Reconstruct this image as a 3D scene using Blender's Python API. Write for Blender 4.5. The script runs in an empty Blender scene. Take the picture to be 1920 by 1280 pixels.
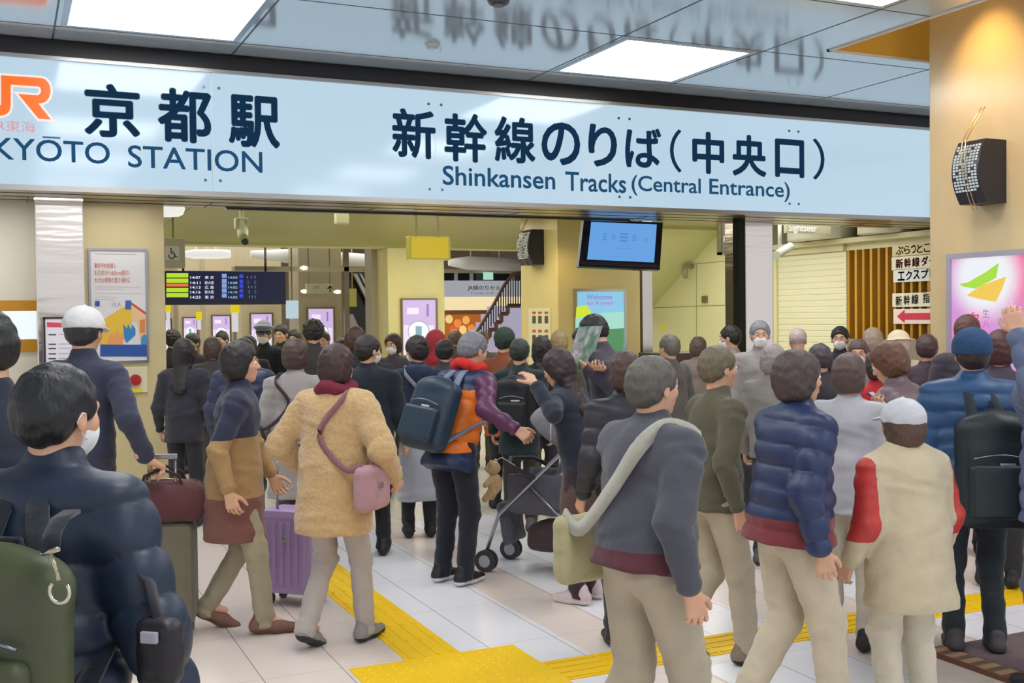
import bpy, bmesh, math, random
import numpy as np
from mathutils import Vector, Matrix

SC = bpy.context.scene
COL = SC.collection
R = math.radians
# ------------------------------------------------------------------ camera, world, exposure
F = 2060.0
CAM = Vector((0, 0, 1.75))
_y = Vector((-950, 36, F)).normalized()            # world +Y seen from the camera (x right, y up, z forward)
_x = Vector((4470, 99, F)); _x = (_x - _y * _x.dot(_y)).normalized()
_z = -_y.cross(_x)
if _z.y < 0: _z = -_z
# rows: world axis expressed in camera axes -> columns of cam axes in world
def c2w(v): return Vector((v.dot(_x), v.dot(_y), v.dot(_z)))
CR, CU, CF = c2w(Vector((1, 0, 0))), c2w(Vector((0, 1, 0))), c2w(Vector((0, 0, 1)))
YAW = math.atan2(-CF.x, CF.y)
cam_d = bpy.data.cameras.new('camera'); cam = bpy.data.objects.new('camera', cam_d); COL.objects.link(cam)
cam_d.lens = F / 1920 * 36; cam_d.sensor_width = 36; cam_d.clip_end = 200
m = Matrix((CR, CU, -CF)).transposed().to_4x4(); m.translation = CAM
cam.matrix_world = m
SC.camera = cam
SC.view_settings.view_transform = 'Standard'; SC.view_settings.look = 'None'
SC.view_settings.gamma = 1.0; SC.view_settings.exposure = 0.0; SC.view_settings.use_curve_mapping = False
SC.cycles.use_denoising = True
SC.cycles.max_bounces = 6; SC.cycles.diffuse_bounces = 3; SC.cycles.glossy_bounces = 3
SC.cycles.transmission_bounces = 3; SC.cycles.sample_clamp_indirect = 4.0
wd = bpy.data.worlds.new('world'); SC.world = wd; wd.use_nodes = True
wd.node_tree.nodes['Background'].inputs[0].default_value = (0.93, 0.95, 1.0, 1)
wd.node_tree.nodes['Background'].inputs[1].default_value = 1.0

def area_light(name, loc, size, power, color=(1, 1, 1), rot=(0, 0, 0), sy=None):
    l = bpy.data.lights.new(name, 'AREA'); l.energy = power; l.color = color
    l.shape = 'RECTANGLE'; l.size = size; l.size_y = sy or size
    o = bpy.data.objects.new(name, l); o.location = loc; o.rotation_euler = rot; COL.objects.link(o); return o
def spot_light(name, loc, target, power, color, angle=80, blend=.6, r=.04):
    l = bpy.data.lights.new(name, 'SPOT'); l.energy = power; l.color = color; l.spot_size = R(angle); l.spot_blend = blend; l.shadow_soft_size = r
    o = bpy.data.objects.new(name, l); o.location = loc
    o.rotation_euler = (Vector(target) - Vector(loc)).to_track_quat('-Z', 'Y').to_euler(); COL.objects.link(o); return o
area_light('passage_fill', (3.2, 13.6, 3.12), 5.5, 115, (1, .97, .84), sy=3.0)  # added invisible fill under the passage ceiling, no fixture there
area_light('left_fill', (-.2, 10.55, 2.84), 3.0, 20, (1, .97, .88), sy=.25)  # fill added to brighten the left wall and tan pillar
area_light('shop_fill', (9.4, 13.0, 3.1), 1.6, 105, (1, .97, .88), sy=4.0)  # unseen fill that brightens shutter and placards, not a shop lamp
area_light('hall_fill', (4.5, 24, 3.8), 9, 420, (1, .96, .88), sy=8.0)  # one broad invisible source added to light the far hall
area_light('gate_fill', (6.3, 16.2, 3.12), 3.0, 62, (1, .97, .86), sy=2.6)  # extra fill near the gold pillar, has no visible lamp
spot_light('pillar_spot', (6.80, 6.55, 4.62), (7.42, 6.6, 3.45), 120, (1.0, .60, .20), 62, 1.0)
area_light('recess_light', (9.0, 6.6, 4.72), 3.6, 60, (1, .78, .42), sy=1.4)
spot_light('gold_spot', (6.2, 12.5, 2.85), (6.9, 12.9, 1.6), 26, (1.0, .74, .34), 100, .9)

# ------------------------------------------------------------------ pixel helpers (1920x1280 frame)
def ray(px, py): return (CF * F + CR * (px - 960) + CU * (640 - py))
def onY(px, py, Y):
    r = ray(px, py); return CAM + r * ((Y - CAM.y) / r.y)
def onX(px, py, X):
    r = ray(px, py); return CAM + r * ((X - CAM.x) / r.x)
def onZ(px, py, Z):
    r = ray(px, py); return CAM + r * ((Z - CAM.z) / r.z)
def atd(px, py, d): return CAM + ray(px, py) * (d / F)

# ------------------------------------------------------------------ materials
_M = {}
def lin(c):
    if isinstance(c, str):
        c = [int(c[i:i + 2], 16) / 255 for i in (0, 2, 4)]
    return tuple((x / 12.92 if x <= .04045 else ((x + .055) / 1.055) ** 2.4) for x in c) + (1,)
def mat(hexc, kind='paint', **k):
    key = (hexc, kind, tuple(sorted(k.items())))
    if key in _M: return _M[key]
    m = bpy.data.materials.new(kind + '_' + hexc); m.use_nodes = True
    nt = m.node_tree; N = nt.nodes; L = nt.links; b = N['Principled BSDF']
    col = lin(hexc); I = b.inputs
    def var(scale, amt, detail=3, vec=None, stretch=None):
        tc = N.new('ShaderNodeTexCoord'); t = N.new('ShaderNodeTexNoise'); t.inputs['Scale'].default_value = scale
        t.inputs['Detail'].default_value = detail
        src = tc.outputs['Object']
        if stretch:
            mp = N.new('ShaderNodeMapping'); mp.inputs['Scale'].default_value = stretch; L.new(src, mp.inputs[0]); src = mp.outputs[0]
        L.new(src, t.inputs['Vector'])
        mx = N.new('ShaderNodeMix'); mx.data_type = 'RGBA'
        mx.inputs[6].default_value = tuple(c * (1 - amt) for c in col[:3]) + (1,)
        mx.inputs[7].default_value = tuple(min(1, c * (1 + amt)) for c in col[:3]) + (1,)
        L.new(t.outputs[0], mx.inputs[0]); L.new(mx.outputs[2], I['Base Color'])
        return t
    def bump(t, s, d=.002):
        bp = N.new('ShaderNodeBump'); bp.inputs['Strength'].default_value = s; bp.inputs['Distance'].default_value = d
        L.new(t.outputs[0], bp.inputs['Height']); L.new(bp.outputs[0], I['Normal'])
    I['Base Color'].default_value = col; I['Roughness'].default_value = .5
    if kind == 'emit':
        I['Base Color'].default_value = (.02, .02, .02, 1) if k.get('dark') else tuple(c * .2 for c in col[:3]) + (1,)
        I['Emission Color'].default_value = col; I['Emission Strength'].default_value = k.get('e', 1.0); I['Roughness'].default_value = k.get('r', .25)
    elif kind == 'metal':
        var(30, .05, 2, stretch=(1, 1, 12)); I['Metallic'].default_value = .9; I['Roughness'].default_value = k.get('r', .28)
    elif kind == 'steel':
        I['Metallic'].default_value = 1; I['Roughness'].default_value = .16
        tc = N.new('ShaderNodeTexCoord'); t = N.new('ShaderNodeTexNoise'); mp = N.new('ShaderNodeMapping'); mp.inputs['Scale'].default_value = (.7, .7, 5)
        L.new(tc.outputs['Object'], mp.inputs[0]); L.new(mp.outputs[0], t.inputs['Vector']); t.inputs['Scale'].default_value = 1.6; bump(t, .16, .03)
    elif kind == 'plastic': I['Roughness'].default_value = k.get('r', .35)
    elif kind == 'stone':
        t = var(3.0, .10, 6); I['Roughness'].default_value = k.get('r', .3); bump(t, .08)
    elif kind == 'skin':
        t = var(18, .06, 2); I['Roughness'].default_value = .5; I['Subsurface Weight'].default_value = .08; I['Subsurface Radius'].default_value = (.01, .004, .002)
    elif kind == 'hair':
        t = var(30, .45, 4, stretch=(4, 4, .6)); I['Roughness'].default_value = .42; bump(t, .9, .006)
    elif kind == 'cloth':
        t = var(9, .16, 5); I['Roughness'].default_value = .88; I['Sheen Weight'].default_value = .15; bump(t, .8, .022)
    elif kind == 'nylon':
        t = var(7, .12, 5); I['Roughness'].default_value = .46; bump(t, .6, .014)
    elif kind == 'knit':
        t = var(60, .2, 2); I['Roughness'].default_value = .95; bump(t, .8, .006)
    elif kind == 'fluffy':
        t = var(45, .22, 4); I['Roughness'].default_value = 1; I['Sheen Weight'].default_value = .4; bump(t, 1.0, .012)
    elif kind == 'wood':
        t = var(5, .25, 5, stretch=(8, 8, .5)); I['Roughness'].default_value = .4
    elif kind == 'paint': 
        var(1.2, .03, 3); I['Roughness'].default_value = k.get('r', .45)
    _M[key] = m
    return m

# ------------------------------------------------------------------ mesh helpers
def newobj(name, me, m=None, parent=None):
    o = bpy.data.objects.new(name, me)
    if m is not None:
        for mm in (m if isinstance(m, (list, tuple)) else [m]): me.materials.append(mm)
    COL.objects.link(o)
    if parent is not None: o.parent = parent
    return o
class MB:
    def __init__(s, org=(0, 0, 0)): s.b = bmesh.new(); s.o = Vector(org); s.mi = 0
    def _v(s, p): return s.b.verts.new(Vector(p) - s.o)
    def face(s, pts):
        try: f = s.b.faces.new([s._v(p) for p in pts]); f.material_index = s.mi; return f
        except ValueError: pass
    def box(s, a, b, bev=0, M=None):
        a, b = Vector(a), Vector(b)
        x0, y0, z0 = [min(a[i], b[i]) for i in range(3)]; x1, y1, z1 = [max(a[i], b[i]) for i in range(3)]
        n0 = len(s.b.verts)
        P = [(x0, y0, z0), (x1, y0, z0), (x1, y1, z0), (x0, y1, z0), (x0, y0, z1), (x1, y0, z1), (x1, y1, z1), (x0, y1, z1)]
        V = [s.b.verts.new((M @ Vector(p) if M else Vector(p)) - s.o) for p in P]
        fs = []
        for q in ((0, 3, 2, 1), (4, 5, 6, 7), (0, 1, 5, 4), (1, 2, 6, 5), (2, 3, 7, 6), (3, 0, 4, 7)):
            f = s.b.faces.new([V[i] for i in q]); f.material_index = s.mi; fs.append(f)
        if bev:
            es = list({e for f in fs for e in f.edges})
            r = bmesh.ops.bevel(s.b, geom=es, offset=bev, segments=2, affect='EDGES', profile=.6)
            for f in r['faces']: f.material_index = s.mi
        return s
    def cyl(s, a, b, r, r2=None, n=16, cap=True):
        a, b = Vector(a), Vector(b); r2 = r if r2 is None else r2
        d = (b - a).normalized(); u = d.orthogonal().normalized(); w = d.cross(u)
        A = []; B = []
        for i in range(n):
            t = 2 * math.pi * i / n; q = u * math.cos(t) + w * math.sin(t)
            A.append(s._v(a + q * r)); B.append(s._v(b + q * r2))
        for i in range(n):
            f = s.b.faces.new((A[i], A[(i + 1) % n], B[(i + 1) % n], B[i])); f.smooth = n > 8; f.material_index = s.mi
        if cap:
            for c in (A[::-1], B): f = s.b.faces.new(c); f.material_index = s.mi
        return s
    def tube(s, pts, r, n=10):
        pts = [Vector(p) for p in pts]; rings = []
        up = None
        for i, p in enumerate(pts):
            d = (pts[min(i + 1, len(pts) - 1)] - pts[max(i - 1, 0)]).normalized()
            if up is None: up = d.orthogonal().normalized()
            up = (up - d * up.dot(d)).normalized(); w = d.cross(up)
            rr = r[i] if isinstance(r, (list, tuple)) else r
            rings.append([s._v(p + (up * math.cos(2 * math.pi * k / n) + w * math.sin(2 * math.pi * k / n)) * rr) for k in range(n)])
        for a, b in zip(rings, rings[1:]):
            for k in range(n):
                f = s.b.faces.new((a[k], a[(k + 1) % n], b[(k + 1) % n], b[k])); f.smooth = True; f.material_index = s.mi
        for c in (rings[0][::-1], rings[-1]): f = s.b.faces.new(c); f.material_index = s.mi
        return s
    def prism(s, poly, ext):
        """poly: list of 3D points, ext: extrusion vector"""
        e = Vector(ext); A = [s._v(p) for p in poly]; B = [s._v(Vector(p) + e) for p in poly]; n = len(A)
        for c in (A[::-1], B):
            f = s.b.faces.new(c); f.material_index = s.mi
        for i in range(n):
            f = s.b.faces.new((A[i], A[(i + 1) % n], B[(i + 1) % n], B[i])); f.material_index = s.mi
        return s
    def ball(s, c, r, seg=16, sc=(1, 1, 1)):
        M = Matrix.Translation(Vector(c) - s.o) @ Matrix.Diagonal((r * sc[0], r * sc[1], r * sc[2], 1))
        g = bmesh.ops.create_uvsphere(s.b, u_segments=seg, v_segments=max(6, seg // 2), radius=1, matrix=M)
        for v in g['verts']:
            for f in v.link_faces: f.smooth = True; f.material_index = s.mi
        return s
    def build(s, name, m, parent=None):
        bmesh.ops.recalc_face_normals(s.b, faces=s.b.faces)
        me = bpy.data.meshes.new(name); s.b.to_mesh(me); s.b.free()
        o = newobj(name, me, m, parent)
        if parent is None: o.location = s.o
        return o
def tag(o, label=None, cat=None, group=None, kind=None):
    if label: o['label'] = label
    if cat: o['category'] = cat
    if group: o['group'] = group
    if kind: o['kind'] = kind
    return o
def struct(o): o['kind'] = 'structure'; return o
def empty(name, loc=(0, 0, 0), rz=0):
    o = bpy.data.objects.new(name, None); o.empty_display_size = .2; o.location = loc; o.rotation_euler = (0, 0, rz); COL.objects.link(o); return o
def reparent_world(o, parent):
    o.parent = parent; o.matrix_parent_inverse = Matrix.Identity(4)
    return o

_dg = {}
def text_mesh(s, bold=0.0):
    if bold > 0:
        base = text_mesh(s, 0.0); b = bmesh.new()
        for k, (dx, dy) in enumerate(((0, 0), (1, 0), (-1, 0), (0, 1), (0, -1), (.7, .7), (-.7, .7), (.7, -.7), (-.7, -.7))):
            n0 = len(b.verts); b.from_mesh(base); b.verts.ensure_lookup_table()
            for v in b.verts[n0:]: v.co.x += dx * bold * .8; v.co.y += dy * bold * .8; v.co.z = 0
        b.to_mesh(base); b.free(); return base
    c = bpy.data.curves.new('t', 'FONT'); c.body = s; c.size = 1; c.offset = min(bold, 0); c.resolution_u = 4
    o = bpy.data.objects.new('t', c); COL.objects.link(o)
    bpy.context.view_layer.update()
    me = bpy.data.meshes.new_from_object(o.evaluated_get(bpy.context.evaluated_depsgraph_get()))
    bpy.data.objects.remove(o); bpy.data.curves.remove(c)
    me.materials.clear()
    return me
def text_quad(s, p00, p10, p01, m, parent, bold=0.0, name='lettering', thick=.004):
    """fit text bounding box into parallelogram p00 (bottom left) p10 (bottom right) p01 (top left), world coords"""
    me = text_mesh(s, bold)
    n = len(me.vertices); co = np.empty(n * 3); me.vertices.foreach_get('co', co); co = co.reshape(-1, 3)
    lo, hi = co.min(0), co.max(0)
    u = (co[:, 0] - lo[0]) / max(hi[0] - lo[0], 1e-6); v = (co[:, 1] - lo[1]) / max(hi[1] - lo[1], 1e-6)
    p00, p10, p01 = [np.array(p) for p in (p00, p10, p01)]
    w = p00 + np.outer(u, p10 - p00) + np.outer(v, p01 - p00)
    me.vertices.foreach_set('co', w.astype(np.float32).ravel()); me.update()
    return newobj(name, me, m, parent)
def text_Y(s, x0, x1, xc, yt, yb, Y, m, parent, bold=0.0, name='lettering'):
    X0, X1 = onY(x0, (yt + yb) / 2, Y).x, onY(x1, (yt + yb) / 2, Y).x
    Z1, Z0 = onY(xc, yt, Y).z, onY(xc, yb, Y).z
    return text_quad(s, (X0, Y, Z0), (X1, Y, Z0), (X0, Y, Z1), m, parent, bold, name)
def text_X(s, x0, x1, xc, yt, yb, X, m, parent, bold=0.0, name='lettering'):
    Y0, Y1 = onX(x0, (yt + yb) / 2, X).y, onX(x1, (yt + yb) / 2, X).y
    Z1, Z0 = onX(xc, yt, X).z, onX(xc, yb, X).z
    return text_quad(s, (X, Y0, Z0), (X, Y1, Z0), (X, Y0, Z1), m, parent, bold, name)
def rectY(x0, x1, yt, yb, Y):
    xc = (x0 + x1) / 2; yc = (yt + yb) / 2
    return onY(x0, yc, Y).x, onY(x1, yc, Y).x, onY(xc, yb, Y).z, onY(xc, yt, Y).z
def rectX(x0, x1, yt, yb, X):
    xc = (x0 + x1) / 2; yc = (yt + yb) / 2
    return onX(x0, yc, X).y, onX(x1, yc, X).y, onX(xc, yb, X).z, onX(xc, yt, X).z

# ------------------------------------------------------------------ floor
def floor_material():
    m = bpy.data.materials.new('floor_tiles'); m.use_nodes = True; nt = m.node_tree; N = nt.nodes; L = nt.links; b = N['Principled BSDF']
    tc = N.new('ShaderNodeTexCoord'); sp = N.new('ShaderNodeSeparateXYZ'); L.new(tc.outputs['Object'], sp.inputs[0])
    def math_(op, a, bb=None, c=None):
        n = N.new('ShaderNodeMath'); n.operation = op
        for i, v in enumerate((a, bb, c)):
            if v is None: continue
            if isinstance(v, (int, float)): n.inputs[i].default_value = v
            else: L.new(v, n.inputs[i])
        return n.outputs[0]
    cr = N.new('ShaderNodeValToRGB'); cr.color_ramp.interpolation = 'CONSTANT'
    L.new(math_('DIVIDE', sp.outputs[0], 12.0), cr.inputs[0])
    beige, white, cream = lin('EFE2D8'), lin('F3F3F8'), lin('F0EBD8')
    el = cr.color_ramp.elements; el[0].position = 0; el[0].color = beige; el[1].position = 2.08 / 12; el[1].color = white
    for x, c in ((2.68, beige), (3.075, white), (3.865, beige), (4.65, white), (5.45, beige), (6.3, white), (7.9, beige)):
        e = el.new(x / 12); e.color = c
    far = N.new('ShaderNodeMix'); far.data_type = 'RGBA'; L.new(math_('GREATER_THAN', sp.outputs[1], 8.9), far.inputs[0])
    L.new(cr.outputs[0], far.inputs[6]); far.inputs[7].default_value = cream
    nz = N.new('ShaderNodeTexNoise'); nz.inputs['Scale'].default_value = 1.7; L.new(tc.outputs['Object'], nz.inputs['Vector'])
    dirt = N.new('ShaderNodeMix'); dirt.data_type = 'RGBA'; dirt.blend_type = 'MULTIPLY'; dirt.inputs[0].default_value = 1
    rp = N.new('ShaderNodeMapRange'); L.new(nz.outputs[0], rp.inputs[0]); rp.inputs[3].default_value = .93; rp.inputs[4].default_value = 1.0
    L.new(far.outputs[2], dirt.inputs[6]); L.new(rp.outputs[0], dirt.inputs[7])
    fx = math_('FRACT', math_('DIVIDE', math_('SUBTRACT', sp.outputs[0], 1.10 - 40 * .395), .395))
    fy = math_('FRACT', math_('DIVIDE', math_('ADD', sp.outputs[1], 39.7), .79))
    lx = math_('LESS_THAN', fx, .013); ly = math_('MULTIPLY', math_('LESS_THAN', fy, .006), .45)
    ln = math_('MAXIMUM', lx, ly)
    jm = N.new('ShaderNodeMix'); jm.data_type = 'RGBA'; L.new(math_('MULTIPLY', ln, .75), jm.inputs[0]); L.new(dirt.outputs[2], jm.inputs[6]); jm.inputs[7].default_value = lin('6E675F')
    L.new(jm.outputs[2], b.inputs['Base Color'])
    b.inputs['Roughness'].default_value = .22; b.inputs['Specular IOR Level'].default_value = .5
    return m
f = MB(); f.face([(-9, -7, 0), (26, -7, 0), (26, 36, 0), (-9, 36, 0)])
struct(f.build('floor', floor_material()))

# tactile paving
YEL = mat('F6CA00', 'plastic', r=.5)
def tactile(name, x0, x1, y0, y1, along, label, domes=False):
    o = MB(((x0 + x1) / 2, (y0 + y1) / 2, 0)); o.box((x0, y0, 0.0), (x1, y1, .004))
    if domes:
        nx = int((x1 - x0) / .06); ny = int((y1 - y0) / .06)
        for i in range(nx):
            for j in range(ny):
                cx, cy = x0 + .03 + i * .06, y0 + .03 + j * .06
                o.cyl((cx, cy, .003), (cx, cy, .008), .012, .008, 8)
    elif along == 'Y':
        for i in range(4):
            c = x0 + (x1 - x0) * (i + .5) / 4; n = int((y1 - y0) / .3)
            for j in range(n): o.box((c - .011, y0 + j * .3 + .01, .003), (c + .011, y0 + j * .3 + .285, .008))
    else:
        for i in range(4):
            c = y0 + (y1 - y0) * (i + .5) / 4; n = int((x1 - x0) / .3)
            for j in range(n): o.box((x0 + j * .3 + .01, c - .011, .003), (x0 + j * .3 + .285, c + .011, .008))
    return tag(o.build(name, YEL), label, 'tactile paving', 'yellow tactile paving')
tactile('tactile_paving', 1.82, 2.12, 5.29, 9.79, 'Y', 'yellow ridged tactile strip running from the square block away under the big sign')
tactile('tactile_paving', 1.52, 2.42, 4.37, 5.29, 'Y', 'square yellow block of dotted tactile tiles where the strips meet', True)
tactile('tactile_paving', 2.42, 7.22, 4.65, 4.95, 'X', 'yellow ridged tactile strip crossing the floor towards the big pillar')

# floor mat at the lower right
o = MB((5.5, 3.2, 0)); o.mi = 0; o.box((4.36, 1.2, 0), (7.2, 4.2, .02))
o.mi = 1
o.box((4.24, 1.2, 0), (4.36, 4.2, .026))
o.mi = 2
for i in range(30): o.box((4.245, 1.22 + i * .1, .02), (4.355, 1.27 + i * .1, .03))
tag(o.build('floor_mat', [mat('5E4A4E', 'cloth'), mat('6A4430', 'cloth'), mat('A9855E', 'cloth')]), 'dark mauve floor mat with a brown striped edge near the bottom corner', 'mat')

# ------------------------------------------------------------------ ceiling
ZC = 4.08
def ceil_mat():
    m = bpy.data.materials.new('ceiling_panel'); m.use_nodes = True; b = m.node_tree.nodes['Principled BSDF']
    b.inputs['Base Color'].default_value = lin('CDD6DE'); b.inputs['Metallic'].default_value = .45; b.inputs['Roughness'].default_value = .11
    return m
CM = ceil_mat(); JM = mat('20262E', 'plastic')
c = MB()
RX, RY0, RY1, RXX = 6.70, 3.6, 7.72, 12.5
XA, XB, YA, YB = -7, 16, -6, 9.42
for x0, x1, y0, y1 in ((XA, RX, YA, YB), (RX, XB, RY1, YB), (RX, XB, YA, RY0), (RXX, XB, RY0, RY1)):
    c.face([(x0, y0, ZC), (x1, y0, ZC), (x1, y1, ZC), (x0, y1, ZC)])
prof = [(9.42, 4.08), (9.70, 4.08), (9.80, 4.082), (9.88, 4.088), (9.94, 4.10), (9.97, 4.13)]
for (a, za), (b, zb) in zip(prof, prof[1:]):
    ff = c.face([(XA, a, za), (XB, a, za), (XB, b, zb), (XA, b, zb)]); ff.smooth = True
c.mi = 1
JX = [-2.48, -1.04, .40, 1.86, 4.74, 6.17, 8.13, 9.6, 11.0]
for x in JX:
    if x < RX: segs = [(YA, YB)]
    else: segs = [(YA, RY0), (RY1, YB)]
    for a, b in segs: c.box((x - .007, a, ZC - .002), (x + .007, b, ZC + .01))
    for (a, za), (b, zb) in zip(prof, prof[1:]):
        c.face([(x - .007, a, za - .002), (x + .007, a, za - .002), (x + .007, b, zb - .002), (x - .007, b, zb - .002)])
for k in range(10):
    y = 9.42 - 1.44 * k
    if y > RY1 or y < RY0: c.box((XA, y - .006, ZC - .002), (XB, y + .006, ZC + .01))
    else: c.box((XA, y - .006, ZC - .002), (RX, y + .006, ZC + .01))
# top surface so the ceiling has a body
c.mi = 0
bmesh.ops.remove_doubles(c.b, verts=c.b.verts, dist=1e-5)
struct(c.build('ceiling', [CM, JM]))
# recess around the pillar
r = MB(); 
r.mi = 0
for a, b in (((RX, RY0), (RX, RY1)), ((RX, RY1), (RXX, RY1)), ((RXX, RY1), (RXX, RY0)), ((RXX, RY0), (RX, RY0))):
    r.face([(a[0], a[1], ZC), (b[0], b[1], ZC), (b[0], b[1], 4.75), (a[0], a[1], 4.75)])
r.face([(RX, RY0, 4.75), (RXX, RY0, 4.75), (RXX, RY1, 4.75), (RX, RY1, 4.75)])
r.mi = 1
for a, b in (((RX - .02, RY0, ZC - .012), (RX + .012, RY1 + .02, ZC + .006)), ((RX - .02, RY1 - .012, ZC - .012), (RXX, RY1 + .02, ZC + .006)), ((RX - .02, RY0 - .02, ZC - .012), (RXX, RY0 + .012, ZC + .05))):
    r.box(a, b)
tag(r.build('trim_1', [mat('D9B24E', 'paint'), mat('DDDCD6', 'paint')]), kind='structure')

# ceiling lights
def ceiling_light(x0, x1, y0, y1, label):
    e = empty('ceiling_light', ((x0 + x1) / 2, (y0 + y1) / 2, ZC))
    tag(e, label, 'ceiling light', 'square ceiling light panels')
    w, d = (x1 - x0) / 2, (y1 - y0) / 2
    f = MB(); g = .05
    for a, b in (((-w, -d, -.006), (w, -d + g, .004)), ((-w, d - g, -.006), (w, d, .004)), ((-w, -d + g, -.006), (-w + g, d - g, .004)), ((w - g, -d + g, -.006), (w, d - g, .004))): f.box(a, b)
    f.build('frame', mat('B9BEC4', 'metal', r=.3), e)
    q = MB(); q.box((-w + g, -d + g, -.004), (w - g, d - g, .002)); q.build('diffuser', mat('FFFFFF', 'emit', e=10.0), e)
ceiling_light(.44, 1.82, 8.02, 9.38, 'bright square ceiling panel above the 京都駅 lettering')
ceiling_light(4.78, 6.13, 8.02, 9.38, 'bright square ceiling panel in the middle, above the のりば lettering')
for x in (.44, 4.78):
    for y in (5.14, 2.26, -.62):
        ceiling_light(x, x + 1.37, y, y + 1.36, 'lit square ceiling panel above the concourse, nearer than the two panels beside the sign')
# small ceiling fittings
def disc(px, py, label, col, r=.07):
    p = onZ(px, py, ZC); o = MB(p); o.cyl(p + Vector((0, 0, -.03)), p + Vector((0, 0, .01)), r * .8, r, 20); o.cyl(p + Vector((0, 0, -.045)), p + Vector((0, 0, -.03)), r * .5, r * .6, 20)
    tag(o.build('smoke_detector', col), label, 'smoke detector', 'round fittings on the ceiling')
disc(811, 82, 'pale round smoke detector on the ceiling above the 新 character', mat('C6D2DA', 'plastic'))
disc(935, 0, 'dark round fitting at the very top edge of the ceiling', mat('4A4E55', 'plastic'), .09)

# ------------------------------------------------------------------ the big sign
SY = 10.0
ZT, ZB = onY(900, 0.0803 * 900 + 105, SY).z, onY(900, 0.0361 * 900 + 345, SY).z
sign = empty('station_sign', (5, SY, ZB)); sgo = sign.location
tag(sign, 'long backlit pale blue station sign with navy Japanese and English lettering', 'sign')
def inS(o):   # a part whose mesh is in world coordinates goes under the sign
    o.parent = sign; o.matrix_parent_inverse = Matrix.Translation(-Vector(sign.location)); return o
XS0, XS1 = -3.0, 12.6
b = MB(); b.box((XS0, SY + .02, ZB - .0), (XS1, SY + .5, ZT + .0)); inS(b.build('cabinet', mat('8E8C86', 'metal', r=.35)))
b = MB(); b.box((XS0, SY - .03, ZT), (XS1, SY + .5, ZT + .03)); b.box((XS0, SY - .03, ZB - .045), (XS1, SY + .1, ZB)); inS(b.build('frame', mat('A7A4A0', 'metal', r=.3)))
SIGNW = mat('BFDBEE', 'emit', e=.90, r=.10, dark=1)
joints = [-2.65, -.45, 1.70, 3.815, 5.93, 8.15, 10.3, 12.5]
for a, bb in zip(joints, joints[1:]):
    b = MB(); b.box((a + .003, SY, ZB), (bb - .003, SY + .02, ZT)); inS(b.build('face_panel', SIGNW))
for j in joints[1:-1]:
    for sx in (-.065, .065):
        for z in (ZT - .13, ZB + .10):
            b = MB(); b.cyl((j + sx, SY - .006, z), (j + sx, SY + .001, z), .014, n=12); inS(b.build('bolt', mat('5A7388', 'metal', r=.3)))
NAVY = mat('17344F', 'emit', e=.85, r=.3)
BY = SY - .003
for s, x0, x1, yt, yb, bo in (('京', 157, 263, 157, 258, .036), ('都', 295, 397, 166, 268, .036), ('駅', 428, 525, 179, 277, .036),
    ('新', 735, 817, 204, 297, .032), ('幹', 833, 914, 212, 304, .032), ('線', 927, 1004, 219, 306, .032), ('の', 1015, 1088, 229, 310, .032),
    ('り', 1103, 1157, 233, 313, .032), ('ば', 1172, 1240, 239, 315, .032), ('（', 1256, 1278, 242, 323, .008), ('中', 1298, 1358, 247, 326, .036),
    ('央', 1373, 1437, 253, 331, .036), ('口', 1453, 1508, 261, 333, .036), ('）', 1524, 1546, 260, 337, .008)):
    inS(text_Y(s, x0, x1, (x0 + x1) / 2, yt, yb, BY, NAVY, None, bo, 'lettering'))
NV2 = mat('28557A', 'emit', e=.8, r=.3)
for s, x0, x1, yt, yb, bo in (('KYOTO', -14, 206, 262, 303, .012), ('STATION', 240, 492, 278, 319, .012), ('Shinkansen', 830, 1041, 315, 351, .02), ('Tracks', 1060, 1174, 324, 360, .02),
    ('(Central', 1184, 1314, 331, 369, .018), ('Entrance)', 1330, 1481, 338, 376, .018)):
    inS(text_Y(s, x0, x1, (x0 + x1) / 2, yt, yb, BY, NV2, None, bo, 'lettering'))
x0, x1, z0, z1 = rectY(80, 113, 256, 259.5, BY); b = MB(); b.box((x0, BY - .002, z0), (x1, BY, z1)); inS(b.build('lettering', NV2))
inS(text_Y('JR東海', -17, 66, 25, 226, 250, BY, mat('E08C98', 'emit', e=.8), None, 0.0, 'lettering'))
def flat_poly(pts, Y, m, off, parent, name):
    c = bpy.data.curves.new('p', 'CURVE'); c.dimensions = '2D'; c.fill_mode = 'BOTH'; c.offset = off
    sp = c.splines.new('POLY'); sp.points.add(len(pts) - 1)
    for i, (px, py) in enumerate(pts):
        q = onY(px, py, Y); sp.points[i].co = (q.x, q.z, 0, 1)
    sp.use_cyclic_u = True
    o = bpy.data.objects.new('p', c); COL.objects.link(o); bpy.context.view_layer.update()
    me = bpy.data.meshes.new_from_object(o.evaluated_get(bpy.context.evaluated_depsgraph_get())); bpy.data.objects.remove(o)
    me.materials.clear()
    for v in me.vertices: v.co = (v.co.x, Y, v.co.y)
    return newobj(name, me, m, parent)
def arc(cx, cy, rx, ry, a0, a1, n=7): return [(cx + rx * math.cos(R(a0 + (a1 - a0) * i / n)), cy + ry * math.sin(R(a0 + (a1 - a0) * i / n))) for i in range(n + 1)]
jr = [(2, 141)] + arc(76, 170, 19, 24, -88, 84) + [(72, 194), (95.5, 224), (72, 222.5), (34, 176)] + [(70, 178.5)] + arc(71, 170, 6, 8, 80, -80, 5) + [(20, 158.5), (20, 200)] + arc(0, 203, 19, 14, 0, 90, 5) + [(-45, 217), (-45, 202), (-4, 201), (2, 196)]
inS(flat_poly(jr, BY + .0015, mat('F6EDE6', 'emit', e=.8), .018, None, 'logo_outline'))
inS(flat_poly(jr, BY - .001, mat('F26A10', 'emit', e=.95), 0.0, None, 'logo'))

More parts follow.
